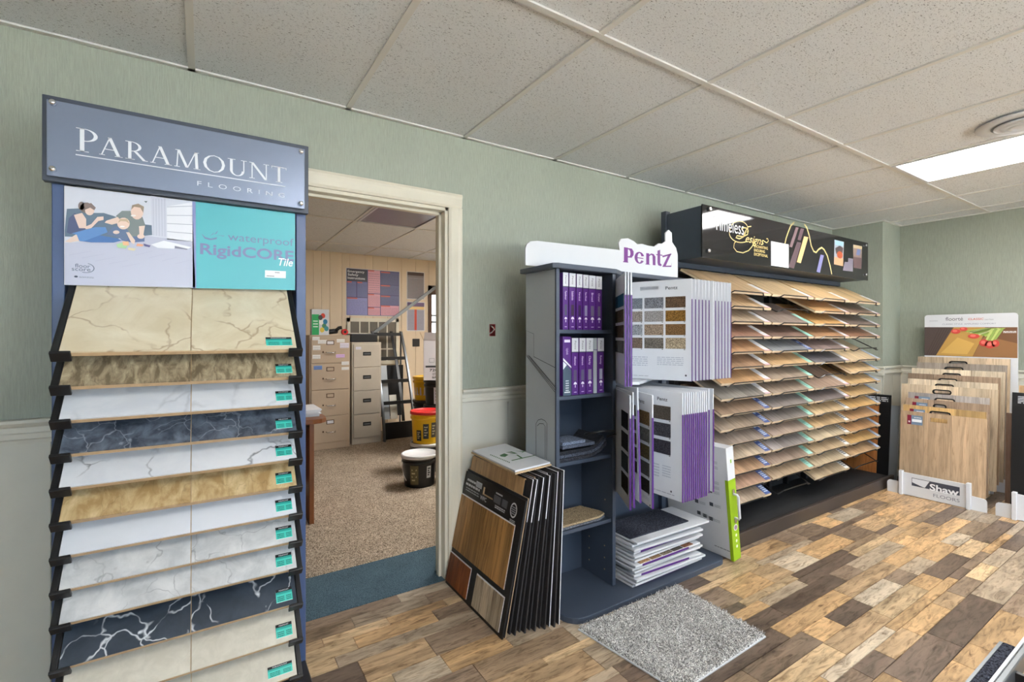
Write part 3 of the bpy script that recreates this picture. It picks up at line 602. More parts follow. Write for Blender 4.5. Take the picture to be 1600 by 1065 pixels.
# white sign board lying on top of the stack
q4 = [pZ(739, 707, .690), pZ(794, 695, .690), pZ(871, 727, .690), pZ(812, 742, .690)]
q4 = [q4[0] + (p - q4[0]) * .93 + Vector((-.004, 0, 0)) for p in q4]; mid = sum(q4, Vector()) / 4
sg = thing('sign_board', 'white sign board with green house letters lying on the leaning boards', 'sign', (mid.x, mid.y, .686))
for nm, z0, z1, sc, mt in (('lower_board', .0, .008, 1.03, 'board_core'), ('upper_board', .0085, .0165, 1.0, 'white_card')):
    P = [(p - mid) * sc for p in q4]
    obj(nm, MB().hexa([(p.x, p.y, z0) for p in P[::-1]] + [(p.x, p.y, z1) for p in P[::-1]]), mt, sg, bevel=.001)
pr = MB('Z', .0165); e1 = (q4[3] - q4[0]); e2 = (q4[1] - q4[0]); gz = lambda a, b: tuple((q4[0] + e1 * a + e2 * b - mid).xy)
cg = lambda x, y: tuple((pZ(730 + x / 7.606, 690 + y / 7.606, .6925) - mid).xy)
GR = (36, 104, 48)
for pts in ([(520, 245), (800, 182), (812, 188), (535, 252)], [(580, 180), (600, 178), (660, 215), (640, 222)], [(385, 185), (440, 162), (490, 180), (450, 205), (400, 200)], [(455, 150), (530, 140), (600, 165), (500, 168), (560, 155)], [(570, 130), (690, 138), (640, 160), (660, 145)]): pr.poly2([cg(*p) for p in pts], GR, 1)
for i in range(12):
    a = (270 + 20 * i, 178 + 8.2 * i); pr.poly2([cg(a[0], a[1]), cg(a[0] + 12, a[1] - 6), cg(a[0] + 20, a[1] + 6), cg(a[0] + 6, a[1] + 10)], (70, 110, 84), 1)
obj('sign_lettering', pr, 'print', sg)
# ================================================================== CARPET DISPLAY (centre)
DXa, DXb, DYf, DYb, DZ = 1.375, 1.752, -.55, -.31, 1.62
cdsp = thing('carpet_display_stand', 'grey carpet sample display with shelves, purple books and swinging boards', 'display stand', (1.9, -.45, 0))
wob = lambda n, mb, m, **k: obj(n, mb, m, cdsp, world=True, **k)
pts = []
for cx, cy, a0 in ((1.36 + .09, -.69 + .09, 180), (2.50 - .06, -.69 + .06, 270), (2.50 - .02, -.16, 0), (1.36 + .02, -.16, 90)):
    r_ = {180: .09, 270: .06, 0: .02, 90: .02}[a0]
    pts += [(cx + r_ * math.cos(R(a0 + i * 15)), cy + r_ * math.sin(R(a0 + i * 15))) for i in range(7)]
wob('base_plate', MB().prism(pts, lambda x, y, z: (x, y, z), 0, .028), 'slate', bevel=.003)
ls = wob('side_panel', B(DXa, DXa + .018, DYf, DYb, .028, DZ - .02), 'grey_lam', bevel=.0015)
wob('side_panel', B(DXb - .018, DXb, DYf, DYb, .028, DZ - .02), 'slate', bevel=.0015)
wob('front_post', B(DXa - .001, DXa + .019, DYf - .012, DYf, .028, DZ - .02), 'slate', bevel=.002); wob('front_post', B(DXb - .02, DXb + .001, DYf - .012, DYf, .028, DZ - .02), 'slate', bevel=.002)
wob('back_panel', B(DXa + .018, DXb - .018, DYb - .012, DYb, .028, DZ - .02), 'slate')
zs = lambda v0, v1: (pY(879, v1, DYf).z, pY(879, v0, DYf).z)
shelf_z = [pY(905, 515, DYf).z, pY(882, 619, DYf).z, pY(884, 722, DYf).z, pY(886, 829, DYf).z]
for z in shelf_z: wob('shelf', B(DXa + .018, DXb - .018, DYf, DYb - .012, z - .018, z), 'slate', bevel=.0015)
wob('top_cap', MB().prism([(1.345, -.35), (1.345, -.57), (1.37, -.585), (1.75, -.575), (1.83, -.53), (2.40, -.50), (2.42, -.48), (2.42, -.30), (1.345, -.30)], lambda x, y, z: (x, y, z), DZ - .02, DZ + .004), 'slate', bevel=.003)
for x_ in (1.79, 2.36): wob('rear_post', B(x_, x_ + .035, -.345, -.31, .028, DZ - .02), 'slate')
wob('rear_panel', MB().box(1.79, 2.39, -.318, -.306, .03, 1.30), 'slate')
for i in range(9): wob('grid_wire', MB().tube([(1.80 + .07 * i, -.33, 1.30), (1.80 + .07 * i, -.33, DZ - .02)], .003, 5), 'white', )
for zz in (1.34, 1.42, 1.5, 1.56): wob('grid_wire', MB().tube([(1.79, -.333, zz), (2.39, -.333, zz)], .003, 5), 'white')
for zz in (1.077, .518): wob('arm_bracket', MB().prism([(1.79, -.33), (1.79, -.62), (1.84, -.64), (2.10, -.5), (2.36, -.62), (2.38, -.58), (2.38, -.33)], lambda x, y, z: (x, y, z), zz - .035, zz - .02), 'white', bevel=.002)
for zz in (1.58, 1.035): wob('hinge_bar', B(1.80, 2.36, -.355, -.335, zz - .01, zz + .005), 'metal_grey')
# peg holes in the lower right side
for i, (x, y) in enumerate(((180, 700), (180, 765), (180, 830), (265, 752), (265, 818), (265, 882), (268, 497), (117, 690))):
    p = pX(870 + x / 3.55, 640 + y / 3.55, DXb - .018); wob('peg_hole', MB().lathe([(.0045, 0), (.004, .001)], 8), 'board_core', rot=(0, 0, 0)) if 0 else obj('peg_cap', MB().add([(-.0006, p.y - cdsp.location.y + .004 * math.cos(q), p.z + .004 * math.sin(q)) for q in [k * math.pi / 4 for k in range(8)]], [tuple(range(8))]), 'board_core', cdsp, loc=(DXb - .018 - cdsp.location.x, 0, 0))
# line drawing on the side
mb = MB('X', -DXa); g7 = cvx(800, 340, 3.803, DXa); g8 = cvx(800, 590, 2.732, DXa); K = (34, 36, 42)
for P_ in ([(84, 820), (84, 670), (130, 690), (130, 825), (266, 895)], [(88, 815), (262, 1030)], [(95, 815), (266, 1020)], [(102, 818), (266, 1012)], [(88, 822), (255, 1035), (264, 1030)]): mb.line2([g7(*p) for p in P_], .0028, K, 1)
obj('line_drawing', mb, 'print', ls, loc=-cdsp.location); mb = MB('X', -DXa)
for P_ in ([(103, 330), (103, 195), (112, 180), (126, 176), (140, 182), (150, 195), (148, 345)], [(108, 205), (118, 195), (134, 196), (142, 208), (142, 342)]): mb.line2([g8(*p) for p in P_], .0028, K, 1)
obj('arch_drawing', mb, 'print', ls, loc=-cdsp.location)

# header: white board with scalloped name
ha, hb = pZ(822, 414, DZ + .004), pZ(1059, 433, DZ + .004)
L_ = (hb - ha).length; ang = math.atan2(hb.y - ha.y, hb.x - ha.x)
hdr = obj('header_board', MB(), 'white', cdsp) if 0 else None
he = bpy.data.objects.new('header', None)
def on_header(u, v):                       # pixel -> (s, z) on the vertical plane through ha-hb
    d = ray(u, v); n = Vector((-math.sin(ang), math.cos(ang), 0)); t = (ha - CAM).dot(n) / d.dot(n); p = CAM + d * t
    return ((p - ha).dot(Vector((math.cos(ang), math.sin(ang), 0))), p.z)
oh = lambda x, y: on_header(800 + x / 3.803, 340 + y / 3.803)
out = [(80, 290), (80, 180), (90, 155), (110, 140), (150, 137), (400, 165), (640, 192), (634, 150), (648, 125), (690, 122), (725, 140), (745, 158), (775, 155), (805, 165), (845, 172), (870, 152), (890, 155), (912, 140), (912, 90), (930, 72), (950, 90), (952, 145), (975, 180), (985, 220), (985, 352)]
P2 = [oh(*p) for p in out]; P2[0] = (P2[0][0], DZ + .004); P2[-1] = (P2[-1][0], DZ + .004)
hbd = obj('header_board', MB().prism(P2, lambda s, z, d: (s, d, z), 0, .008), 'white', cdsp, loc=(ha.x - cdsp.location.x, ha.y - cdsp.location.y, 0), rot=(0, 0, ang))
mb = MB('Y', 0); PU = (104, 24, 122)
def hq(pts, l=1): mb.poly2([oh(*p) for p in pts], PU, l)
hq([(665, 175), (688, 178), (688, 263), (665, 260)]); hq([(660, 258), (690, 262), (690, 267), (660, 264)]); hq([(686, 180), (712, 184), (722, 200), (722, 222), (710, 238), (688, 236), (688, 228), (698, 229), (703, 218), (702, 200), (696, 190), (686, 187)])
c = oh(757, 238); rx = oh(786, 238)[0] - c[0]; rz = oh(757, 203)[1] - c[1]; mb.ring2(c[0], c[1], rx, rz, rx * .6, rz * .2, PU, 1, 20, 330); hq([(738, 234), (780, 240), (780, 245), (738, 239)])
hq([(797, 210), (815, 212), (815, 278), (797, 276)]); hq([(834, 222), (852, 230), (852, 283), (836, 281)]); hq([(812, 222), (826, 212), (842, 216), (852, 234), (842, 232), (826, 220), (814, 230)]); hq([(792, 273), (820, 277), (820, 280), (792, 277)])
hq([(864, 196), (880, 190), (880, 270), (890, 280), (884, 288), (868, 282), (864, 268)]); hq([(856, 216), (893, 220), (893, 226), (856, 222)])
hq([(892, 226), (946, 212), (946, 220), (895, 236)]); hq([(930, 216), (946, 214), (912, 288), (894, 290)]); hq([(894, 286), (945, 284), (950, 260), (946, 292), (894, 292)])
obj('header_lettering', mb, 'print', hbd)
# books
def spine(x0, x1, z0, z1, y0, label, title, style):
    t = thing('sample_book', label, 'book', ((x0 + x1) / 2, y0, z0), group='purple sample books on the display shelves'); w2 = (x1 - x0) / 2; h = z1 - z0
    if style == 'grey': obj('cover', B(-w2, w2, 0, .19, 0, h * .78), 'grey_lam', t, bevel=.001); obj('cover_top', B(-w2, w2, 0, .19, h * .79, h), 'grey_lam', t); return
    obj('cover', B(-w2, w2, 0, .19, 0, h), 'purple', t, bevel=.001)
    mb = MB('Y', 0)
    if style == 'uplink':
        mb.poly2([(-w2, 0), (w2, 0), (w2, h * .42), (-w2 * .1, h * .52), (-w2, h * .46)], (70, 88, 104), 1); mb.poly2([(-w2, h * .60), (w2, h * .46), (w2, h * .49), (-w2, h * .64)], (236, 238, 242), 2); mb.poly2([(-w2, h * .44), (-w2 * .1, h * .52), (-w2, h * .58)], (226, 230, 236), 2)
        obj('spine_stripes', mb, 'print', t); mb = MB('Y', 0); mb.text2(title, -w2 * .25, h * .80, w2 * .55, (220, 200, 235), 2, rot=-R(90), wd=h * .11); mb.rect2(-w2 * .7, h * .9, w2 * .7, h * .945, (228, 220, 240), 2); obj('spine_title', mb, 'print', t); mb = MB('Y', 0); mb.greek(-w2 * .4, h * .08, w2 * .4, h * .28, 5, (206, 214, 220), 2); mb.rect2(-w2 * .7, h * .05, w2 * .7, h * .065, (236, 238, 240), 2)
    else:
        mb.rect2(-w2, h * .76, w2, h, (214, 216, 222), 1); mb.rect2(-w2, h * .745, w2, h * .76, (60, 66, 84), 1)
        mb.text2('Pentz', -w2 * .2, h * .95, w2 * .5, (60, 60, 72), 2, rot=-R(90), wd=h * .15)
        obj('spine_top', mb, 'print', t); mb = MB('Y', 0)
        mb.text2(title, -w2 * .3, h * .68, w2 * .62, (232, 214, 244), 2, rot=-R(90), wd=h * .16, bold=.01)
        obj('spine_title', mb, 'print', t); mb = MB('Y', 0)
        mb.rect2(-w2 * .45, h * .25, w2 * .45, h * .44, style, 2); obj('spine_swatch', mb, 'print', t); mb = MB('Y', 0)
        mb.poly2([(w2 * .5 * math.cos(R(a)), h * .185 + w2 * .6 * math.sin(R(a))) for a in range(0, 181, 20)], (240, 238, 244), 2); mb.rect2(-w2 * .15, h * .13, w2 * .15, h * .175, (206, 190, 220), 2); mb.rect2(-w2 * .4, h * .045, w2 * .4, h * .055, (226, 214, 236), 2)
    obj('spine_print', mb, 'print', t)
YB = DYf + .012
g = cv(868, 410, 5.07, YB)
zt = shelf_z[0] + .0005
up = [(58, 102, 'Tambour', (72, 74, 96)), (108, 160, 'Subdivide', (66, 50, 70)), (166, 214, 'Vertical', (60, 42, 80)), (217, 262, 'Fast Break', (150, 150, 172)), (264, 318, 'Broad', (110, 106, 124)), (320, 368, 'Outer', (108, 104, 120))]
ords = ['first', 'second', 'third', 'fourth', 'fifth', 'sixth']
for i, (a, b, ti, st) in enumerate(up):
    spine(g(a, 300)[0] + .0008, g(b, 300)[0] - .0008, zt, zt + .272 - .001 * i, YB, 'purple and white sample book, %s from the light grey side on the upper shelf' % ords[i], ti, st)
zt = shelf_z[1] + .0005
lo = [(58, 125, 'Uplink', 'uplink', 'wider purple and slate book with a diagonal white stripe'), (128, 182, 'Abstract', (92, 84, 112), 'purple and white book touching the slate-striped book'), (188, 239, 'Abstract', (96, 96, 122), 'purple and white book with plain grey block, lower shelf middle'), (242, 299, 'Charity', (140, 136, 150), 'purple and white book with mottled block beside the grey book'), (301, 329, '', 'grey', 'plain grey book without print on the lower shelf'), (332, 384, 'Runway', (178, 182, 200), 'purple and white book with pale speckled block at the lower shelf end')]
for i, (a, b, ti, st, lab) in enumerate(lo): spine(g(a, 800)[0] + .0008, g(b, 800)[0] - .0008, zt, zt + (.274 if i else .282), YB, lab, ti, st)
# carpet samples on the lower shelves
zt = shelf_z[2]
for i, (dx, dy, w_, d_, c, nm) in enumerate(((0, 0, .31, .2, (60, 62, 70), 'dark grey carpet sample at the bottom of the shelf pile'), (.004, .004, .30, .2, (84, 90, 104), 'blue-grey carpet sample second in the shelf pile'), (.0, .006, .28, .19, (56, 58, 64), 'charcoal carpet sample third in the shelf pile'), (-.03, -.006, .2, .17, (98, 106, 122), 'small grey carpet sample near the top of the shelf pile'), (-.06, -.004, .14, .12, (126, 138, 160), 'smallest pale blue-grey carpet sample on top of the shelf pile'))):
    z = zt + .001 + i * .0165 + (.012 if i > 2 else 0); n = 8; mb = MB(); cx = DXa + .018 + .165 + dx
    for q in range(n):
        xa, xb = -w_ / 2 + w_ * q / n, -w_ / 2 + w_ * (q + 1) / n; cu = lambda x: .05 * max(0, (x / (w_ / 2))) ** 3 if i < 3 else 0
        mb.hexa([(xa, 0, cu(xa)), (xb, 0, cu(xb)), (xb, d_, cu(xb)), (xa, d_, cu(xa)), (xa, 0, cu(xa) + .0145), (xb, 0, cu(xb) + .0145), (xb, d_, cu(xb) + .0145), (xa, d_, cu(xa) + .0145)])
    tag(obj('carpet_sample', mb, 'swatch', loc=(cx - .006, DYf + .006 + dy, z), color=c), nm, 'carpet sample', 'carpet samples piled on the shelf')
tag(obj('strap', MB().tube([(DXa + .2, DYf + .02, zt + .115), (DXa + .27, DYf - .03, zt + .13), (DXa + .335, DYf - .045, zt + .128), (DXa + .35, DYf - .04, zt + .11), (DXa + .3, DYf - .03, zt + .1)], .006, 6), 'black', smooth=True), 'black strap hanging over the piled carpet samples', 'strap')
zt = shelf_z[3]
for i, c in enumerate(((120, 122, 130), (182, 160, 128))):
    pts = [(-.16, 0), (-.15, .17), (.12, .17), (.16, .06), (.155, .02), (.1, .0)]
    tag(obj('carpet_sample', MB().prism(pts, lambda x, y, z: (x, y, z), 0, .011), 'swatch', loc=(DXa + .185, DYf + .008, zt + .001 + i * .012), color=c, bevel=.003), ['grey carpet offcut under the beige one on the low shelf', 'beige woven carpet offcut on the low shelf'][i], 'carpet sample', 'carpet offcuts on the low shelf')
# swinging boards
def page_ang(px, py, u, L):
    best = None
    for i in range(880):
        a = R(180 + i * .125); p = proj((px + L * math.cos(a), py + L * math.sin(a), 1))
        e = abs(p[0] - u)
        if best is None or e < best[0]: best = (e, a)
    return best[1]
def page(px, py, u, L, zt, H, label, sw=None, group='', tilt=0, title=True, th=.007, edge=True, cut=False):
    a = R(-u) if u < 0 else page_ang(px, py, u, L)
    t = thing('carpet_sample_board', label, 'sample board', (px, py, zt - H), rot=(0, tilt, a), group=group)
    holes = []
    if sw and title and sw[0] == 3: holes = [(sw[2] + (sw[3] - sw[2]) * .28, sw[2] + (sw[3] - sw[2]) * .57, H * .91, H * .945)]
    if cut: holes = [(sw[2], sw[3], sw[4] + .02 + k * (sw[5] - sw[4]) / 2, sw[4] - .02 + (k + 1) * (sw[5] - sw[4]) / 2) for k in range(2)]; sw = None
    if holes: obj('board', plate(lambda p, q, r, s: (p, q, -th / 2, th / 2, r, s), .01, L, 0, H, holes), 'white_card', t)
    else: obj('board', MB().box(.01, L, -th / 2, th / 2, 0, H), 'white_card', t, bevel=.0015)
    if edge: obj('edge_strip', MB().box(L - .0015, L + .0012, -th / 2 - .0008, th / 2 + .0008, 0, H * .80), 'purple', t)
    obj('hook', MB().tube([(.012, 0, H - .01), (.012, 0, H + .012), (-.002, 0, H + .014)], .003, 5), 'metal_grey', t)
    if sw:
        cols, rows, x0, x1, z0, z1, pal = sw; cw, rh = (x1 - x0) / cols, (z1 - z0) / rows
        pr = MB('Y', th / 2)
        for r in range(rows):
            for c_ in range(cols):
                xa, zb_ = x0 + cw * c_ + cw * .05, z0 + rh * r + rh * .1
                obj('carpet_swatch', MB().box(xa, xa + cw * .9, -th / 2 - .003, -th / 2, zb_, zb_ + rh * .8), 'swatch', t, color=pal[(rows - 1 - r) * cols + c_], bevel=.001, seg=1)
                if rows != 7: pr.rect2(xa + cw * .82, zb_ - rh * .08, xa + cw * .88, zb_ - rh * .03, (60, 60, 66), 1)
        if title:
            pr.text2('Pentz', x0 + (x1 - x0) * (.68 if cols == 3 else .3), H * .905, .017, (40, 38, 52), 1, wd=.062, bold=.01)
            pr.greek(x0, z0 * .45, x0 + (x1 - x0) * .4, z0 * .8, 5, (170, 176, 188), 1); pr.greek(x0 + (x1 - x0) * .55, z0 * .5, x0 + (x1 - x0) * .95, z0 * .8, 5, (170, 176, 188), 1); pr.ell2(x1 * .99, z0 * .18, .005, .005, (60, 60, 70), 1); pr.greek(x0, z0 * .1, x0 + .14, z0 * .14, 1, (150, 154, 166), 1)
        if pr.V: obj('board_print', pr, 'print', t)
    return t
gp = 'upper swinging carpet boards'
ORD = ['first', 'second', 'third', 'fourth', 'fifth', 'sixth', 'seventh', 'eighth', 'ninth', 'tenth', 'eleventh', 'twelfth', 'thirteenth']
pal1 = [(118, 124, 134), (124, 126, 132), (98, 78, 60), (150, 140, 132), (152, 148, 146), (132, 98, 48), (150, 154, 160), (146, 128, 110), (122, 94, 62), (122, 106, 94), (112, 106, 98), (168, 152, 128)]
UZ, UH, UL = 1.575, .515, .46
page(1.885, -.36, -292, UL, UZ, UH, 'open white carpet board with twelve grey and brown swatches', (3, 4, .10, UL - .025, .155, .435, pal1), gp)
for i in range(12):
    u = -(292.6 + .35 * i); pxx = 1.911 + .0265 * i
    if i == 5: page(pxx, -.36, u, UL + .005, UZ, UH, 'board with a strip of small dark swatches showing beyond the open board', (1, 7, UL - .05, UL - .012, .14, .42, [(54, 52, 74)] * 7), gp, title=False, edge=False)
    else: page(pxx, -.36, u, UL, UZ, UH, '%s purple edged carpet board fanned behind the open twelve-swatch board' % ORD[i], None, gp)
for i, (u, px_) in enumerate(((977.5, 1.868), (982, 1.879), (986.5, 1.89))):
    page(px_, -.42, u, .46, UZ, UH, ['carpet board beside the shelf post showing teal and brown swatches', 'middle one of three purple edged boards turned toward the books', 'purple edged board turned toward the books, touching the open board'][i], (2, 4, .04, .44, .14, .43, [(40, 74, 96), (44, 96, 120), (70, 66, 50), (92, 84, 64), (60, 52, 44), (84, 74, 60), (80, 84, 88), (100, 100, 100)]) if i == 0 else None, gp, title=False)
page(1.786, -.40, -268, .10, UZ - .02, UH - .03, 'narrow white carpet board with two cut-outs against the shelf post', (1, 2, .03, .09, .06, .40, [(20, 20, 24)] * 2), gp, title=False, edge=False, cut=True)
gp = 'lower swinging carpet boards'
LZ, LH, LL = 1.02, .515, .46
pal2 = [(92, 84, 76), (72, 70, 76), (66, 64, 72)]
page(1.89, -.40, 1067, LL, LZ, LH, 'white carpet board with three large dark swatches', (1, 3, .275, LL - .06, .2, .45, pal2), gp)
la = math.degrees(page_ang(1.89, -.40, 1067, LL))
for i in range(11): page(1.905 + .0145 * i, -.40, -(la + .3 + .2 * i), LL, LZ, LH, '%s purple edged carpet board fanned behind the three-swatch board' % ORD[i], None, gp)
for i in range(2): page(2.08 + .035 * i, -.40, -(la + 3), LL - .01, LZ + .005, LH, ['second to last carpet board of the lower fan, apart from the rest', 'last carpet board of the lower fan beside the green-spined case'][i], None, gp)
page(1.877, -.43, 1020, .44, LZ, LH, 'carpet board with a column of five brown and grey swatches', (1, 5, .25, .425, .05, .44, [(120, 96, 66), (104, 104, 100), (92, 80, 54), (84, 82, 80), (48, 44, 40)]), gp)
page(1.86, -.44, 1001, .44, LZ, LH, 'tilted carpet board with herringbone swatches', (1, 5, .25, .425, .12, .44, [(86, 80, 60), (74, 66, 50), (80, 70, 46), (70, 62, 46), (60, 54, 44)]), gp, tilt=R(-4.5), title=False)
page(1.843, -.45, 991, .43, LZ, LH, 'slightly tilted carpet board with rust and slate swatches', (1, 4, .27, .415, .05, .44, [(58, 60, 66), (120, 66, 62), (82, 90, 96), (70, 54, 40)]), gp, tilt=R(-2), title=False)
page(1.827, -.46, 985, .40, LZ, LH, 'carpet board with oval cut handle nearest the shelf post', (1, 4, .24, .38, .05, .44, [(40, 40, 46), (52, 54, 58), (60, 66, 70), (56, 48, 40)]), gp, title=False)
# pile of boards on the base
rn = random.Random(11); zz = .0285
for i in range(13):
    th = .0105; w_ = .53 + rn.uniform(-.03, .03); d_ = .26; x0 = 1.792 + rn.uniform(0, .02); y0 = -.645 + rn.uniform(-.01, .02)
    lab = 'white carpet sample board, %s from the bottom of the pile on the display base' % ORD[i]
    if i == 12: lab = 'dark carpet topped sample board on top of the pile on the display base'
    t = thing('sample_board', lab, 'sample board', (x0, y0, zz), rz=R(rn.uniform(-2.5, 3.5)), group='boards piled on the display base')
    obj('board', B(0, w_, 0, d_, 0, th), 'white_card', t, bevel=.0015)
    if i % 3 == 0 and i < 12: obj('edge_strip', MB().box(.05, w_ - .1, -.0012, .004, -.0004, th * .9), 'purple', t)
    if i in (9, 6, 4):
        for q in range(5): obj('carpet_swatch', MB().box(.04 + q * .085, .115 + q * .085, .004, .07, th, th + .003), 'swatch', t, color=[(178, 144, 110), (150, 124, 96), (130, 118, 104), (96, 92, 88), (140, 100, 80)][q])
        th += .003
    if i == 12:
        obj('carpet_top', B(.0, w_ * .8, .05, d_, th, th + .006), 'carpet_dark', t)
    zz += th + (.009 if i % 2 else .0055)
# white case with green spine
p0 = pZ(1155, 876, 0)
cs = thing('sample_case', 'white sample case with lime green spine and white handle', 'sample case', (2.527, -.715, .0085), rot=(0, R(-7), 0))
obj('case_body', B(0, .066, .004, .44, .004, .655), 'white_card', cs, bevel=.002)
obj('green_spine', B(-.001, .067, 0, .10 * 0 + .006, .001, .47), 'green', cs, bevel=.001); obj('white_spine', B(-.001, .067, 0, .006, .47, .657), 'white', cs, bevel=.001); obj('spine_wrap', B(-.0012, .0, 0, .02, .001, .47), 'green', cs)
obj('handle', MB().tube([(.036, .003, .385), (.036, -.026, .385), (.036, -.03, .378), (.036, -.03, .252), (.036, -.026, .245), (.036, .003, .245)], .0075, 8), 'white', cs, smooth=True)
for z in (.40, .23): obj('handle_mount', MB().box(.026, .046, -.005, .001, z - .012, z + .012), 'chrome', cs)
pr = MB('Y', .0); pr.ell2(.036, .19, .018, .018, (238, 240, 240), 1); pr.ell2(.036, .19, .014, .014, (150, 120, 150), 2)
for z in (.145, .112, .08): pr.ell2(.036, z, .008, .009, (232, 240, 214), 1)
pr.rect2(.03, .565, .042, .585, (130, 180, 40), 1); obj('spine_print', pr, 'print', cs)
for s, t_ in ((-.12, .56), (-.12, .53), (-.12, .44), (-.12, .41), (-.12, .38), (-.12, .30), (-.22, .29), (-.13, .21), (-.17, .215), (-.21, .22), (-.25, .38)): pr = MB('X', .0004); pr.rect2(s - .012, t_ - .01, s + .012, t_ + .012, (70, 76, 84), 1); pr.greek(s + .018, t_ - .008, s + .06, t_ + .01, 3, (150, 158, 166), 1); obj('printed_square', pr, 'print', cs)
pr = MB('X', .0004); pr.greek(-.12, .05, -.02, .062, 1, (120, 126, 134), 1); obj('face_print', pr, 'print', cs)
# rug sample
rc = [p + Vector((0, -.022, 0)) for p in (pZ(900, 976, .012), pZ(1055, 1072, .012), pZ(1187, 987, .012), pZ(1052, 911, .012))]
mid = sum(rc, Vector()) / 4; rg = thing('carpet_rug_sample', 'grey speckled shag carpet sample lying on the wood floor', 'rug', (mid.x, mid.y, 0))
P = [p - mid for p in rc]
obj('backing', MB().hexa([(p.x * 1.015, p.y * 1.015, .001) for p in P] + [(p.x * 1.015, p.y * 1.015, .006) for p in P]), 'white_card', rg)
mb = MB(); n = 70; rn = random.Random(5)
bil = lambda a, b: (P[0] * (1 - a) * (1 - b) + P[1] * a * (1 - b) + P[2] * a * b + P[3] * (1 - a) * b)
for i in range(n + 1):
    for j in range(n + 1):
        p = bil(i / n, j / n); ed = min(i, j, n - i, n - j); mb.V.append((p.x + rn.uniform(-.002, .002), p.y + rn.uniform(-.002, .002), .005 if ed == 0 else .018 + rn.uniform(-.004, .005)))
mb.F = [(i * (n + 1) + j, (i + 1) * (n + 1) + j, (i + 1) * (n + 1) + j + 1, i * (n + 1) + j + 1) for i in range(n) for j in range(n)]; mb.C = [None] * len(mb.F)
obj('pile', mb, 'rug', rg)
mb = MB()
for _ in range(9000):
    p = bil(rn.random(), rn.random()); a = rn.uniform(0, 6.28); l = rn.uniform(.004, .009); q = Vector((math.cos(a) * l, math.sin(a) * l, 0)); s = Vector((-math.sin(a), math.cos(a), 0)) * .0016; z = rn.uniform(.017, .022)
    mb.add([(p.x - s.x, p.y - s.y, .014), (p.x + s.x, p.y + s.y, .014), (p.x + q.x + s.x, p.y + q.y + s.y, z + .004), (p.x + q.x - s.x, p.y + q.y - s.y, z + .004)], [(0, 1, 2, 3)])
obj('tufts', mb, 'rug', rg, kind='stuff')
# open electrical box
c = pY(769.5, 515.5, 0)
eb = thing('electrical_box', 'open electrical box with a red and white wire in the green wall', 'electrical box', (c.x, 0, c.z))
obj('box_shell', MB().box(-.0195, -.0180, .001, .055, -.0335, .0335).box(.0180, .0195, .001, .055, -.0335, .0335).box(-.018, .018, .001, .055, -.0335, -.032).box(-.018, .018, .001, .055, .032, .0335).box(-.018, .018, .0535, .055, -.032, .032), 'copper', eb)
obj('wire', MB().tube([(-.010, .04, -.024), (.002, .01, -.012), (.009, -.006, .004), (-.002, -.010, .014), (.006, .03, .026)], .0035, 6), 'wire_white', eb, smooth=True); obj('wire', MB().tube([(-.002, .04, -.026), (.007, .004, -.01), (.011, -.002, .010), (.011, .03, .026)], .003, 6), 'pail_red', eb, smooth=True)
# ================================================================== PLANK RACK (right)
TX0, TX1, TYf, TYb = 2.60, 4.90, -.573, -.24
pr_ = thing('plank_display_rack', 'long black plank display rack under a glossy black header sign', 'display rack', (3.75, -.4, 0))
wob = lambda n, mb, m, **k: obj(n, mb, m, pr_, world=True, **k)
wob('base_deck', B(TX0, 5.0, -.6, -.14, .0, .075), 'black_matte', bevel=.003); wob('base_edge', B(TX0 - .002, 5.002, -.622, -.598, .0, .09), 'dark_brown', bevel=.004)
wob('back_panel', B(TX0, TX1 - .06, -.2, -.185, .075, 1.78), 'black_matte')
for i in range(5):
    xx = TX0 + (TX1 - TX0 - .04) * i / 4; wob('upright', B(xx, xx + .04, -.245, -.2, .075, 1.80), 'black', bevel=.002)
for i in range(4):
    xx = TX0 + (TX1 - TX0 - .04) * (i + .5) / 4; wob('rear_strut', B(xx, xx + .03, -.235, -.2, .075, 1.80), 'black')
wob('top_rail', B(TX0, TX1, -.25, -.2, 1.74, 1.785), 'charcoal', bevel=.002)
HY = -.47
tl, br_ = pY(1098, 320, HY), pY(1356, 436, HY); hz0 = pY(1098, 401, HY).z; hz1 = tl.z
hd = wob('header_box', MB().box(tl.x, br_.x, HY + .012, -.2, hz0, hz1), 'charcoal', bevel=.002)
wob('header_post', B(tl.x - .012, tl.x + .03, -.2, -.16, .075, hz1 + .02), 'charcoal', bevel=.002)
fc = obj('sign_face', B(tl.x - .004, br_.x + .004, HY, HY + .008, hz0 - .004, hz1 + .006), 'gloss_black', hd, loc=-pr_.location, bevel=.001)
mb = MB('Y', -HY); f7 = cv(1060, 310, 5.161, HY); GO = (214, 190, 120); q7 = lambda pts: [f7(*p) for p in pts]
a = f7(287, 245); mb.text2('Timeless', a[0], a[1] - .002, .088, (232, 234, 236), 2, wd=f7(527, 285)[0] - a[0])
a = f7(540, 345); mb.text2('esigns', a[0], a[1] - .004, .055, GO, 2, wd=f7(690, 350)[0] - a[0], shear=.45, bold=.004)
obj('sign_lettering', mb, 'print', hd, loc=-pr_.location); mb = MB('Y', -HY)
mb.line2(q7([(690, 345), (712, 357), (724, 342), (720, 325), (708, 324)]), .006, GO, 2)
obj('gold_flourish', mb, 'print', hd, loc=-pr_.location); mb = MB('Y', -HY)
mb.line2(q7([(545, 250), (520, 310), (490, 325), (460, 315), (470, 300), (520, 308), (555, 290), (562, 262), (548, 240), (525, 235), (505, 248)]), .008, GO, 3); mb.line2(q7([(585, 225), (560, 228), (545, 255), (530, 300)]), .007, GO, 3)
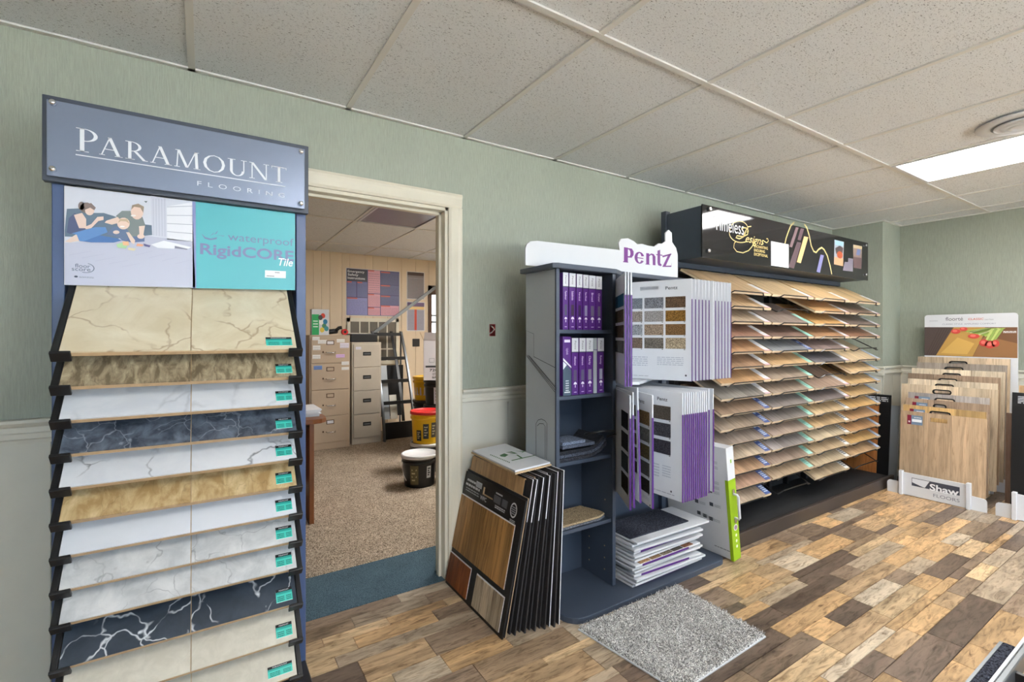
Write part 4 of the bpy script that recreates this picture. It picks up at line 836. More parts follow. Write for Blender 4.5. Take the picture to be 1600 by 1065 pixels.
mb.line2([f7(490 + 70 * math.cos(R(t)), 245 + 62 * math.sin(R(t))) for t in range(-150, 40, 12)], .006, GO, 1); mb.line2([f7(505 + 95 * math.cos(R(t)), 275 + 80 * math.sin(R(t))) for t in range(60, 215, 12)], .006, GO, 1)
mb.line2(q7([(610, 345), (595, 385), (565, 420), (520, 438), (470, 428), (445, 395), (450, 360), (465, 345)]), .006, GO, 1)
obj('gold_flourish', mb, 'print', hd, loc=-pr_.location); mb = MB('Y', -HY)
for i, s in enumerate(('ENCHANTING', 'ENDURING', 'EXCEPTIONAL')):
    a = f7(609, 394 + 32 * i); b = f7(720 if i != 1 else 696, 405 + 32 * i); mb.text2(s, a[0], a[1], .0195, GO, 2, wd=b[0] - a[0], bold=.012)
obj('slogan', mb, 'print', hd, loc=-pr_.location); mb = MB('Y', -HY)
mb.line2(q7([(858, 365), (868, 320), (885, 270), (905, 220), (935, 190)]), .012, (200, 184, 124), 1); mb.line2(q7([(1015, 207), (1035, 235), (1055, 300), (1070, 380), (1090, 425), (1110, 435), (1130, 410), (1155, 396), (1175, 412), (1200, 460), (1222, 540), (1236, 610)]), .013, (200, 184, 124), 1)
obj('gold_curve', mb, 'print', hd, loc=-pr_.location)
for pts, c in (([(945, 230), (968, 235), (915, 395), (893, 388)], (122, 98, 104)), ([(985, 240), (1012, 245), (985, 340), (958, 332)], (96, 76, 84)), ([(955, 350), (990, 356), (930, 565), (885, 552)], (92, 74, 80)), ([(1012, 305), (1046, 312), (985, 522), (953, 512)], (206, 172, 122)), ([(1145, 452), (1172, 458), (1140, 598), (1112, 590)], (118, 118, 160))): mb = MB('Y', -HY); mb.poly2(q7(pts), c, 2); obj('plank_picture', mb, 'print', hd, loc=-pr_.location)
mb = MB('Y', -HY)
for i in range(4): mb.line2(q7([(960 + 6 * i, 360), (905 + 8 * i, 555)]), .002, (60, 48, 54), 3)
obj('plank_grain', mb, 'print', hd, loc=-pr_.location); mb = MB('Y', -HY)
mb.poly2(q7([(1258, 332), (1334, 350), (1326, 545), (1254, 530)]), (158, 164, 176), 1); mb.poly2(q7([(1256, 470), (1328, 485), (1326, 545), (1254, 530)]), (196, 150, 116), 2); mb.ell2(*f7(1300, 455), .05, .03, (176, 84, 52), 3); mb.poly2(q7([(1262, 400), (1300, 380), (1328, 400), (1320, 450), (1270, 445)]), (72, 62, 66), 2); mb.poly2(q7([(1262, 336), (1330, 352), (1328, 385), (1262, 372)]), (150, 186, 214), 2)
obj('room_picture', mb, 'print', hd, loc=-pr_.location); mb = MB('Y', -HY)
mb.poly2(q7([(1408, 370), (1480, 385), (1474, 568), (1412, 558)]), (150, 128, 120), 1); mb.poly2(q7([(1412, 470), (1478, 480), (1474, 568), (1412, 558)]), (98, 76, 78), 2); mb.poly2(q7([(1410, 372), (1480, 386), (1478, 410), (1410, 398)]), (206, 186, 150), 2); mb.poly2(q7([(1440, 405), (1468, 412), (1460, 460), (1432, 455)]), (110, 128, 176), 3)
obj('room_picture', mb, 'print', hd, loc=-pr_.location); mb = MB('Y', -HY)
mb.poly2(q7([(1368, 480), (1408, 485), (1406, 590), (1324, 580), (1340, 510), (1366, 512)]), (124, 118, 132), 2)
obj('room_picture', mb, 'print', hd, loc=-pr_.location)
for x, y in ((246, 85), (238, 422), (1508, 378), (1508, 615)):
    c = f7(x, y); obj('standoff_screw', MB().lathe([(.012, 0), (.012, .01), (.009, .014)], 14), 'chrome', hd, loc=(c[0] - pr_.location.x, HY - pr_.location.y, c[1]), rot=(R(90), 0, 0), smooth=True)
a = [f7(743, 540), f7(885, 560), f7(885, 367), f7(747, 345)]
nt_ = thing('price_list', 'white printed price sheet taped on the black header sign', 'paper', (a[0][0], HY - .003, a[0][1]))
mb = MB('Y', 0); ex = (a[1][0] + a[2][0]) / 2 - a[0][0]; ez = a[3][1] - a[0][1]
mb.rect2(0, 0, ex, ez, (236, 238, 242), 1); mb.rect2(ex * .35, ez * .9, ex * .7, ez * .92, (130, 132, 138), 2)
for i in range(14): mb.greek(ex * .14, ez * (.08 + .056 * i), ex * .9, ez * (.08 + .056 * i) + .006, 1, (196, 198, 206), 2, .5)
obj('sheet', mb, 'print', nt_)
# wire trays and sample boards
PT = .0945; NC = 4; CW = .567; CX0 = 2.622; BW = .545; BL = .335; AN = R(29); ca, sa = math.cos(AN), math.sin(AN)
wire = None; brd = None
T_, O_, G_, D_, B_, L_ = (204, 168, 122), (206, 164, 104), (160, 142, 126), (92, 86, 86), (146, 108, 82), (198, 178, 150)
cols_ = [[T_, T_, (188, 164, 134), (164, 118, 94), (200, 150, 104), (170, 130, 96), (196, 150, 100), (150, 142, 132), (162, 132, 106), (158, 138, 118), (150, 132, 118), (190, 168, 142), (190, 148, 110), (178, 138, 112), (182, 158, 134)],
         [(206, 174, 126), None, (148, 130, 118), (134, 104, 90), (132, 136, 140), (190, 152, 104), (158, 138, 118), (164, 142, 122), (126, 116, 112), (134, 124, 118), (164, 142, 126), (146, 136, 132), (160, 136, 118), (184, 156, 124), None],
         [(208, 170, 116), (192, 144, 88), (204, 152, 84), (170, 124, 84), (134, 114, 108), (104, 100, 106), None, (164, 136, 116), (118, 106, 104), (194, 164, 120), (190, 156, 110), (190, 170, 138), (188, 160, 122), (192, 170, 136), (182, 158, 124)],
         [(210, 172, 116), (140, 112, 92), (124, 106, 96), (154, 108, 80), None, (214, 184, 140), (212, 176, 124), (208, 168, 110), (202, 162, 106), (206, 160, 94), (196, 146, 96), (192, 142, 92), (208, 162, 96), (188, 150, 106), None]]
CN = {0: 'tan'}
def cname(c):
    r, g, b = c; l = (r + g + b) / 3; s = r - b
    if s < 12: return 'dark grey' if l < 115 else 'grey'
    if l < 112: return 'dark grey-brown'
    if s < 34: return 'grey-brown' if l < 142 else 'greige'
    if l > 165: return 'pale tan' if s < 62 else 'golden tan'
    return 'golden brown' if s > 78 else ('red-brown' if r - g > 40 else 'brown')
rowname = ['top', 'second', 'third', 'fourth', 'fifth', 'sixth', 'seventh', 'eighth', 'ninth', 'tenth', 'eleventh', 'twelfth', 'thirteenth', 'fourteenth', 'lowest']
colname = ['the column next to the carpet display', 'the second column from the carpet display', 'the third column from the carpet display', 'the column next to the corner']
sl = lambda x, s, n: (x, s * ca - n * sa, s * sa + n * ca)
def slope2(mb, x0, x1, a, b, n0, n1): return mb.hexa([sl(x0, a, n0), sl(x1, a, n0), sl(x1, b, n0), sl(x0, b, n0), sl(x0, a, n1), sl(x1, a, n1), sl(x1, b, n1), sl(x0, b, n1)])
def label_print(kind):
    mb = MB('Z', 0); w_, h_ = .062, .15
    bgc, fg = {'white': ((226, 226, 230), (120, 110, 130)), 'blue': ((64, 84, 140), (206, 220, 240)), 'teal': ((150, 200, 186), (110, 164, 152)), 'barcode': ((224, 224, 222), (52, 56, 70)), 'sky': ((206, 216, 230), (70, 90, 140))}[kind]
    mb.rect2(0, 0, w_, h_, bgc, 1)
    if kind == 'blue': mb.rect2(0, h_ * .82, w_, h_, (40, 50, 96), 2); mb.greek(w_ * .2, h_ * .12, w_ * .85, h_ * .5, 4, fg, 2, .6); mb.ell2(w_ * .35, h_ * .68, .012, .012, (170, 200, 236), 2)
    elif kind == 'teal': mb.rect2(0, h_ * .75, w_, h_, (166, 210, 196), 2); mb.greek(w_ * .2, h_ * .2, w_ * .8, h_ * .5, 3, fg, 2, .4)
    elif kind == 'barcode': mb.greek(w_ * .15, h_ * .15, w_ * .9, h_ * .8, 6, fg, 2, .55)
    elif kind == 'sky': mb.rect2(0, h_ * .0, w_ * .22, h_, fg, 2); mb.rect2(w_ * .6, 0, w_ * .72, h_, (120, 140, 180), 2)
    else: mb.rect2(0, 0, w_, h_ * .1, (226, 190, 200), 2); mb.greek(w_ * .2, h_ * .2, w_ * .8, h_ * .85, 4, (206, 204, 212), 2, .4)
    return mb
lab0 = {}
for c_ in range(NC):
    for r in range(15):
        x0 = CX0 + CW * c_; z = 1.565 - PT * r
        P = [(x0 + .07, -.2, z + .15)] + [tuple(Vector((x0, TYf, z)) + Vector(v)) for v in (sl(.055, .30, -.026), sl(.055, .0, -.0225), sl(.055, -.006, -.019), sl(.085, -.006, -.016), sl(.115, -.009, .004), sl(.43, -.009, .004), sl(.455, -.006, -.016), sl(.49, -.006, -.019), sl(.49, .0, -.0225), sl(.49, .30, -.026))] + [(x0 + .475, -.2, z + .15)]
        if wire is None:
            wire = obj('wire_tray', MB().tube([Vector(p) - Vector((x0, TYf, z)) for p in P], .0042, 5), 'black_wire', pr_, loc=Vector((x0, TYf, z)) - pr_.location); w_ = wire
        else: w_ = inst(wire, pr_, loc=Vector((x0, TYf, z)) - pr_.location)
        c = cols_[c_][r]
        if c is None: continue
        lab = '%s wood plank sample board, %s row of %s' % (cname(c), rowname[r], colname[c_])
        t = thing('plank_sample_board', lab, 'sample board', (x0 + .005 + random.uniform(-.004, .004), TYf + random.uniform(.001, .004), z), group='plank sample boards in the black rack')
        if brd is None:
            brd = obj('backing_board', slope2(MB(), 0, BW, .002, BL, -.016, -.004), 'edge_cream', t); rim = obj('front_edge', slope2(MB(), 0, BW, 0, .002, -.016, -.001), 'edge_cream', t)
            pln = [obj('plank', slope2(MB(), BW * q / 4 + .0006, BW * (q + 1) / 4 - .0006, .001, BL, -.004, 0), 'board_y', t, color=mute(c)) for q in range(4)]
        else:
            inst(brd, t); inst(rim, t); 
            for q in range(4): j = random.uniform(.92, 1.06); inst(pln[q], t, color=tuple(min(248, v * j) for v in mute(c)))
        k = 'white' if c_ == 0 and r < 8 else 'blue' if c_ == 0 else 'teal' if c_ == 1 else ('white' if r < 9 else 'barcode') if c_ == 2 else 'sky'
        if (c_ == 3 and r < 5) or (c_ == 1 and r == 0): k = 'white'
        if c_ == 1 and r == 4: k = 'blue'
        lp = (BW - .064, .006 * ca, .006 * sa)
        if k not in lab0: lab0[k] = obj('label', label_print(k), 'print', t, loc=lp, rot=(AN, 0, 0))
        else: inst(lab0[k], t, loc=lp, rot=(AN, 0, 0))
# black framed boards leaning in the corner behind the rack end
def lean_board(label, pb0, pb1, h, back, mat, col=None, name='sample_board', th=.014):
    d = (pb1 - pb0); rz = math.atan2(d.y, d.x); t = thing(name, label, 'sample board', (pb0.x, pb0.y, .001), rot=(-back, 0, rz)); return t, d.length
t, L_ = lean_board('black framed orange wood sample board leaning in the corner behind the plank rack', Vector((5.04, -.50, 0)), Vector((5.13, -.60, 0)), .7, 0, '')
bpd = pX(1391, 745, 5.09); 
t.location = (5.07, -.13, .001); t.rotation_euler = (0, R(6), R(0))
obj('board', MB().box(0, .014, -.42, 0, 0, .76), 'black', t, bevel=.001)
obj('wood_plank', MB().box(-.003, 0, -.335, -.01, .05, .66), 'board_z', t, color=(182, 118, 66)); pr = MB('X', .0006); pr.greek(.12, .70, .40, .745, 3, (220, 222, 226), 1); obj('board_print', pr, 'print', t)
t = thing('sample_board', 'plain light grey sample board leaning behind the black framed corner board', 'sample board', (5.17, -.15, .001), rot=(0, R(6), 0)); obj('board', MB().box(0, .012, -.43, 0, 0, .66), 'grey_lam', t, bevel=.001); obj('board_edge', MB().box(.002, .010, -.434, -.43, 0, .66), 'paper', t)
# ================================================================== RACK OF VINYL BOARDS ON THE RIGHT WALL
def floor_rack(name, label, y0, y1, sx, logo=True):
    t = thing(name, label, 'display rack', (sx, y0, 0)); W = y0 - y1; h = .182
    obj('front_panel', MB().box(-.012, 0, -W, 0, .004, h), 'white', t, bevel=.002)
    for yy in (-.0, -W): obj('end_post', MB().box(-.03, .012, yy - .012, yy + .012, 0, h + .012), 'white', t, bevel=.003)
    for yy, s in ((.012, 1), (-W - .012, -1)):
        e = yy + s * .085; pts = [(yy, 0), (e, 0), (e, .075), (e - s * .004, .088), (e - s * .014, .096), (yy, .1)]
        if s < 0: pts = pts[::-1]
        obj('foot', MB().prism(pts, lambda y, z, x: (x, y, z), -.006, .006), 'white', t, bevel=.001)
    for yy in (-.03, -W + .02): obj('floor_rail', MB().box(0, .70, yy, yy + .012, 0, .05), 'white', t)
    for k in range(1, 4): obj('cross_rail', MB().box(.2 * k, .2 * k + .012, -W, 0, .0, .048), 'white', t)
    if logo:
        mb = MB('X', .012); f = cvx(1400, 720, 10.667, sx - .012); of = lambda x, y: (f(x, y)[0] + y0, f(x, y)[1]); NV = (66, 70, 84)
        o = [of(262, 410), of(1062, 575), of(1062, 440), of(262, 278)]; mb.poly2([of(262, 405), of(1062, 578), of(1062, 438), of(262, 275)], NV, 1)
        mb.poly2([of(270, 285), of(560, 342), of(482, 445), of(455, 438), of(270, 352)], (222, 224, 230), 2)
        a = of(562, 475); b = of(1050, 560); mb.text2('Shaw', a[0], a[1] - .002, .05, (240, 242, 246), 3, wd=b[0] - a[0], bold=.025)
        a = of(622, 590); b = of(1060, 660); mb.text2('FLOORS', a[0], a[1] - .002, .026, (120, 124, 136), 2, wd=b[0] - a[0])
        obj('logo_print', mb, 'print', t)
    return t
SX = 4.79
floor_rack('floor_board_rack', 'white floor rack with a dark logo holding upright vinyl boards', -.745, -1.155, SX)
f3 = lambda x, y, X: pX(1380 + x / 5.327, 480 + y / 5.327, X)
VB = [  # left px, right px, top px (crop), X, colour, label, handle px
 (148, 865, 855, 4.86, (192, 160, 124), 'front greige oak vinyl board with red and blue sticker', None),
 (168, 862, 805, 4.92, (206, 164, 98), 'golden yellow vinyl board second in the wall rack', (410, 580)),
 (190, 888, 750, 4.98, (170, 142, 116), 'taupe brown vinyl board third in the wall rack', (440, 545)),
 (210, 890, 702, 5.04, (168, 160, 156), 'weathered grey vinyl board fourth in the wall rack', (450, 615)),
 (155, 958, 632, 5.11, (216, 192, 158), 'wide pale oak vinyl board fifth in the wall rack', (440, 592)),
 (208, 955, 590, 5.18, (216, 196, 166), 'pale cream oak vinyl board with long seams, sixth in the rack', (456, 610)),
 (208, 978, 545, 5.25, (160, 132, 106), 'dark taupe vinyl board seventh in the wall rack', (487, 640)),
 (240, 1015, 503, 5.32, (224, 204, 172), 'palest oak vinyl board eighth in the wall rack', (520, 670)),
 (280, 1035, 455, 5.39, (158, 144, 130), 'grey taupe vinyl board ninth in the wall rack', (535, 688)),
 (290, 1058, 408, 5.46, (204, 178, 144), 'tan vinyl board rearmost before the tulip sign', (575, 722))]
for i, (l, r_, tp, X, c, lab, hn) in enumerate(VB):
    a = f3(l, tp, X); b = f3(r_, tp, X); w_ = a.y - b.y; h = a.z / math.cos(R(4)) ; zb = .055 + .012 * i if i else .053
    h = (a.z - zb) / math.cos(R(4)); Xb = X - (a.z - zb) * math.tan(R(4))
    t = thing('vinyl_board', lab, 'sample board', (Xb, a.y, zb), rot=(0, R(4), 0), group='vinyl boards in the wall rack')
    n = 3; cuts = [0, .3 + .03 * (i % 3), .62 + .04 * (i % 2), 1]
    hw0, hw1 = (.37, .57) if hn is None else ((hn[0] - l) / (r_ - l), (hn[1] - l) / (r_ - l)); hz = h - .05
    rr = .016; s0, s1 = w_ * hw0, w_ * hw1; hole = [(s0, s1, hz - rr, hz + rr)]
    obj('board', plate(lambda p, q, r, s: (0, .01, -q, -p, r, s), 0, w_, 0, h, hole), 'board_core', t)
    for q in range(n): obj('plank', plate(lambda a_, b_, r, s: (-.004, 0, -b_, -a_, r, s), w_ * cuts[q] + .0006, w_ * cuts[q + 1] - .0006, 0, h, hole), 'board_z', t, color=tuple(min(250, v * (1 + .07 * ((q + i) % 3 - 1))) for v in mute(c)))
    if i:                                  # black plastic grommet lining the hand hole
        slot = lambda r: [(s0 + rr - r * math.cos(R(k)), hz + r * math.sin(R(k))) for k in range(-90, 91, 30)] + [(s1 - rr + r * math.cos(R(k)), hz + r * math.sin(R(k))) for k in range(90, -91, -30)]
        o_, i_ = slot(rr * 1.3), slot(rr * .68); k_ = len(o_); gm = MB()
        gm.add([(x, -p, q) for x in (-.006, .011) for P_ in (o_, i_) for p, q in P_], [f for m_ in range(k_) for n_ in [(m_ + 1) % k_] for f in ((m_, n_, k_ + n_, k_ + m_), (2 * k_ + m_, 3 * k_ + m_, 3 * k_ + n_, 2 * k_ + n_), (m_, 2 * k_ + m_, 2 * k_ + n_, n_), (k_ + m_, k_ + n_, 3 * k_ + n_, 3 * k_ + m_))])
        obj('handle_grommet', gm, 'black', t)
    if i in (0, 1, 2, 3):
        st = MB('X', .0045); a0 = .045; zt = h - .03; st.rect2(a0, zt - .075, a0 + .027, zt, (120, 26, 52), 1); st.rect2(a0 + .027, zt - .075, a0 + .1, zt, (112, 134, 158), 1); st.rect2(a0 + .032, zt - .052, a0 + .095, zt - .03, (226, 230, 236), 2); st.greek(a0 + .045, zt - .02, a0 + .09, zt - .008, 1, (220, 226, 234), 2); st.greek(a0 + .008, zt - .06, a0 + .02, zt - .03, 1, (240, 226, 230), 2)
        obj('sticker', st, 'print', t)
# tulip sign
HX = 5.52; g = lambda x, y: (-f3(x, y, HX).y, f3(x, y, HX).z)
a, b = g(345, 60), g(1122, 60); zt = (g(600, 58)[1]); t = thing('sign_board', 'white floor sign with red tulips on wood boards above the vinyl boards', 'sign', (HX, -a[0], .0))
s0, s1 = 0, b[0] - a[0]; r_ = .02
pts = [(s0, .0), (s1, .0), (s1, zt - r_), (s1 - r_ * .3, zt - r_ * .3), (s1 - r_, zt), (s0 + r_, zt), (s0 + r_ * .3, zt - r_ * .3), (s0, zt - r_)]
obj('sign_panel', MB().prism([(-p, q) for p, q in pts], lambda y, z, x: (x, y, z), 0, .01), 'white', t)
mb = MB('X', .0); G2 = lambda x, y: (g(x, y)[0] - a[0], g(x, y)[1]); Q = lambda pts: [G2(*p) for p in pts]
mb.poly2(Q([(345, 398), (1118, 422), (1118, 165), (345, 165)]), (120, 84, 58), 1)
mb.poly2(Q([(345, 398), (440, 398), (560, 200), (580, 165), (345, 165)]), (84, 72, 68), 2); mb.poly2(Q([(440, 398), (745, 408), (830, 240), (850, 165), (590, 165), (560, 210)]), (186, 146, 78), 2); mb.poly2(Q([(748, 408), (1118, 422), (1118, 300), (860, 240), (825, 260)]), (150, 108, 70), 2)
for k in range(5): mb.poly2(Q([(360 + 18 * k, 395), (364 + 18 * k, 395), (470 + 22 * k, 175), (466 + 22 * k, 175)]), (64, 54, 52), 3)
mb.poly2(Q([(480, 380), (620, 250), (760, 300), (700, 390)]), (206, 166, 92), 3)
for k in range(7): mb.poly2(Q([(690 + 25 * k, 195 + 6 * k), (860 + 22 * k, 170), (890 + 22 * k, 172), (700 + 25 * k, 210 + 6 * k)]), [(166, 190, 96), (206, 214, 150), (140, 166, 78)][k % 3], 4)
for k in range(4): mb.poly2(Q([(850 + 22 * k, 275), (900 + 28 * k, 175), (925 + 28 * k, 175), (868 + 22 * k, 278)]), [(190, 206, 120), (150, 176, 90)][k % 2], 5)
for (x, y, rx, ry) in ((605, 200, 40, 20), (670, 180, 34, 16), (755, 240, 50, 20), (840, 295, 40, 30), (890, 310, 44, 32), (935, 300, 34, 30)):
    mb.poly2([G2(x + rx * math.cos(k * .45), y + ry * math.sin(k * .45)) for k in range(14)], (206, 74, 66), 6); mb.poly2([G2(x - 6 + rx * .5 * math.cos(k * .45), y - 4 + ry * .5 * math.sin(k * .45)) for k in range(14)], (226, 116, 104), 7)
p0 = G2(520, 112); p1 = G2(664, 112); mb.text2('floorté', p0[0], p0[1], .033, (70, 72, 82), 2, wd=p1[0] - p0[0]); p0 = G2(708, 106); p1 = G2(836, 106); mb.text2('CLASSIC', p0[0], p0[1], .017, (206, 84, 60), 2, wd=p1[0] - p0[0], bold=.01); p0 = G2(845, 106); p1 = G2(918, 106); mb.text2('series', p0[0], p0[1], .014, (150, 152, 160), 2, wd=p1[0] - p0[0])
p0 = G2(492, 146); p1 = G2(940, 146); mb.text2('CLASSIC STYLE. AMPLIFIED COMFORT', p0[0], p0[1], .012, (130, 134, 150), 2, wd=p1[0] - p0[0]); p0 = G2(385, 118); mb.greek(p0[0], p0[1], p0[0] + .06, p0[1] + .012, 2, (170, 172, 180), 2); p0 = G2(1000, 212); mb.greek(p0[0], p0[1], p0[0] + .075, p0[1] + .018, 2, (236, 236, 236), 3, .6)
obj('sign_print', mb, 'print', t)
# second rack at the picture edge
y0 = pX(1582, 812, SX).y
floor_rack('floor_board_rack', 'white floor rack holding tall black board beside the logo rack', y0 - .012, y0 - .43, SX, False)
a = pX(1581, 612, 4.9); t = thing('sample_board', 'tall black sample board with white print in the plain white rack', 'sample board', (4.85, a.y, .052), rot=(0, R(4), 0)); hh = a.z - .052
obj('board', MB().box(0, .012, -.42, 0, 0, hh), 'black', t, bevel=.001); pr = MB('X', .0006); pr.greek(.03, hh - .075, .3, hh - .02, 5, (200, 204, 210), 1); pr.rect2(.17, hh - .28, .2, hh - .272, (220, 220, 224), 1); obj('board_print', pr, 'print', t)
a = pX(1570, 645, 5.0); t = thing('sample_board', 'brown wood plank board standing behind the tall black board', 'sample board', (5.0, a.y, .052), rot=(0, R(3), 0)); obj('board', MB().box(0, .012, -.45, 0, 0, a.z - .052), 'board_z', t, color=(120, 96, 82))
a = pX(1590, 602, 5.15); t = thing('sample_board', 'tan board peeking above the tall black board', 'sample board', (5.15, a.y, .052), rot=(0, R(3), 0)); obj('board', MB().box(0, .012, -.45, 0, 0, a.z - .052), 'board_z', t, color=(196, 160, 120)); obj('handle_grip', MB().box(-.006, .02, -.12, -.03, a.z - .052, a.z + .035 - .052), 'black', t)
# metal carpet rack in the near corner
rk = thing('carpet_rack', 'grey metal rack frame holding carpet pieces beside the open floor', 'rack', (1.8, -2.02, 0)); RZ = .5
wobr = lambda n, mb, m, **k: obj(n, mb, m, rk, world=True, **k)
wobr('top_rail', B(1.2, 2.4, -2.012, -1.998, RZ - .03, RZ + .012), 'metal_grey', bevel=.003); wobr('rail_cap', B(1.2, 2.4, -1.9975, -1.992, RZ - .006, RZ + .012), 'paper'); wobr('top_rail', B(1.2, 2.4, -2.3, -2.286, RZ - .03, RZ + .01), 'metal_grey', bevel=.003)
for k in range(4): wobr('divider', B(1.3 + .3 * k, 1.312 + .3 * k, -2.286, -2.012, RZ - .025, RZ), 'black')
for x_ in (1.2, 2.385):
    for y_ in (-2.012, -2.3): wobr('leg', B(x_, x_ + .015, y_, y_ + .014, 0, RZ - .02), 'metal_grey')
wobr('shelf', B(1.2, 2.4, -2.29, -1.93, .10, .115), 'black')
t = thing('carpet_sample', 'navy carpet sample standing on edge along the metal rack', 'carpet sample', (1.45, -1.975, .1155)); obj('pile', B(-.29, .288, -.013, .012, 0, RZ - .1155), 'carpet_dark', t, bevel=.004); obj('backing', B(-.29, .288, .012, .018, 0, RZ - .118), 'metal_grey', t)
# ================================================================== OFFICE
def cabinet(name, label, x0, x1, yf, h, mat, hand, extra=None):
    t = thing(name, label, 'file cabinet', ((x0 + x1) / 2, yf, 0.004)); w2 = (x1 - x0) / 2; D = .55
    obj('body', MB().box(-w2, w2, .012, D, 0, h), mat, t, bevel=.004)
    n = 4; b0 = .075; dh = (h - b0 - .02) / n
    for k in range(n):
        z0 = b0 + dh * k; d = obj('drawer', MB().box(-w2 + .018, w2 - .018, 0, .012, z0 + .004, z0 + dh - .004), mat, t, bevel=.003)
        if hand == 'pull':
            obj('handle', MB().tube([(-.045, .0, z0 + dh * .42), (-.04, -.03, z0 + dh * .40), (.05, -.03, z0 + dh * .40), (.055, 0, z0 + dh * .42)], .0065, 6), 'chrome', d, smooth=True)
            obj('label_holder', MB().box(-.042, .042, -.004, 0, z0 + dh * .70, z0 + dh * .86), 'brown_frame', d); obj('label_card', MB().box(-.034, .034, -.0052, -.004, z0 + dh * .725, z0 + dh * .835), 'paper' if k in (0, 3) else mat, d)
            obj('lock', MB().box(-.085, -.07, -.006, 0, z0 + dh * .40, z0 + dh * .46), 'brown_frame', d)
        else:
            obj('recessed_pull', MB().box(-.048, .048, -.003, 0, z0 + dh * .5, z0 + dh * .66), 'black', d, bevel=.002); obj('pull_lip', MB().box(-.036, .036, -.006, -.003, z0 + dh * .55, z0 + dh * .60), 'metal_grey', d)
    if extra:
        for (a, b, c, d, col) in extra: pr = MB('Y', .001); pr.rect2(-w2 + a * 2 * w2, h * b, -w2 + c * 2 * w2, h * d, col, 1); pr.greek(-w2 + (a + .01) * 2 * w2, h * (b + .005), -w2 + (c - .01) * 2 * w2, h * (d - .004), 2, tuple(v * .8 for v in col), 2, .3); obj('paper_note', pr, 'print', t)
    return t
Wt, Lv = (232, 230, 228), (214, 180, 226)
cabinet('file_cabinet', 'tan four-drawer file cabinet covered with paper notes', .985, 1.425, 3.36, 1.29, 'cab_tan', 'pull', [(.07, .955, .24, .985, Wt), (.2, .925, .42, .958, Wt), (.66, .935, .86, .965, Wt), (.74, .885, .97, .93, (222, 216, 230)), (.08, .87, .26, .91, Wt), (.07, .795, .26, .83, Wt), (.64, .80, .86, .83, Lv), (.1, .70, .3, .735, (110, 140, 200)), (.78, .735, .97, .765, Wt), (.78, .69, .97, .715, Wt)])
cabinet('file_cabinet', 'light grey four-drawer file cabinet beside the black slanted stand', 1.462, 1.81, 3.42, 1.205, 'cab_grey', 'flat', [(.12, .93, .3, .955, (222, 220, 232))])
# things on the cabinets
f8 = cv(460, 250, 3.436, 3.5)
a, b = pY(487, 524, 3.46), pY(514, 484, 3.46)
t = thing('carton', 'green and multicolour printed carton standing on the tan cabinet', 'carton', (a.x, 3.46, 1.2945)); w_, h = b.x - a.x, b.z - 1.29
obj('carton_body', B(0, w_, 0, .1, 0, h), 'white_card', t, bevel=.002); mb = MB('Y', 0); mb.rect2(.002, .002, w_ * .42, h * .8, (40, 170, 96), 1); mb.greek(w_ * .08, h * .3, w_ * .36, h * .62, 3, (220, 240, 226), 2)
for k, (sx_, sz, col) in enumerate(((.65, .75, (206, 70, 50)), (.55, .5, (240, 240, 236)), (.78, .52, (30, 120, 160)), (.6, .2, (216, 190, 70)), (.85, .25, (60, 140, 150)), (.5, .68, (60, 60, 60)), (.72, .36, (70, 130, 90)))): mb.ell2(w_ * sx_, h * sz, w_ * .13, h * .1, col, 2 + k % 3)
obj('carton_print', mb, 'print', t)
t = thing('power_drill', 'black and red hand tool lying on the tan cabinet', 'tool', (1.285, 3.6, 1.2945)); obj('tool_body', MB().tube([(-.09, 0, .035), (-.02, 0, .04), (.05, .02, .05)], .03, 8), 'black', t, smooth=True); obj('tool_head', MB().tube([(.03, 0, .05), (.07, 0, .085), (.10, 0, .09)], .02, 8), 'black', t, smooth=True)
t = thing('tape_reel', 'red reel lying beside the black hand tool', 'reel', (1.385, 3.46, 1.2945)); obj('reel_body', MB().tube([(0, -.03, .036), (0, .03, .036)], .035, 14), 'pail_red', t, smooth=True); obj('reel_hub', MB().tube([(0, -.034, .036), (0, .034, .036)], .016, 10), 'black', t)
t = thing('storage_case', 'black case with a paper on it lying on the light grey cabinet', 'case', (1.64, 3.55, 1.2095)); obj('case_body', B(-.16, .16, 0, .3, 0, .1), 'black', t, bevel=.01); obj('case_rib', MB().box(-.16, .16, -.004, 0, .03, .036).box(-.16, .16, -.004, 0, .062, .068), 'black', t); obj('loose_paper', B(-.15, .1, .01, .24, .1, .102), 'paper', t)
# black slanted display stand
st = thing('slanted_stand', 'black slanted metal display stand with grey curved sides in the office', 'display stand', (1.84, 3.38, .004))
prof = []
for k in range(13):
    s = k / 12; prof.append((.50 * s ** 1.6, 1.34 * s))
sidep = prof + [(prof[-1][0] + .05, 1.34), (.40, .0)]
side2 = [(y, z) for y, z in prof] + [(y + .045, z) for y, z in prof[::-1]]
for x_ in (0, .385): obj('curved_side', MB().prism(side2, lambda y, z, x: (x, y, z), x_ - .012, x_ + .012), 'metal_grey', st)
for x_ in (0, .385): obj('rear_leg', MB().tube([(x_, .52, 1.3), (x_, .56, .0)], .012, 6), 'metal_grey', st)
yz = lambda z: .50 * (z / 1.34) ** 1.6
obj('kick_panel', B(.012, .373, .03, .05, .02, .22), 'black', st)
for z in (1.31, 1.0, .72, .46): obj('cross_bar', B(.012, .373, yz(z) + .01, yz(z) + .04, z - .03, z + .012), 'black', st)
obj('centre_bar', MB().prism([(y + .02, z) for y, z in prof[2:]] + [(y + .035, z) for y, z in prof[2:][::-1]], lambda y, z, x: (x, y, z), .235, .27), 'black', st)
obj('mesh_back', B(.012, .373, .40, .41, .24, .9), 'black_matte', st)
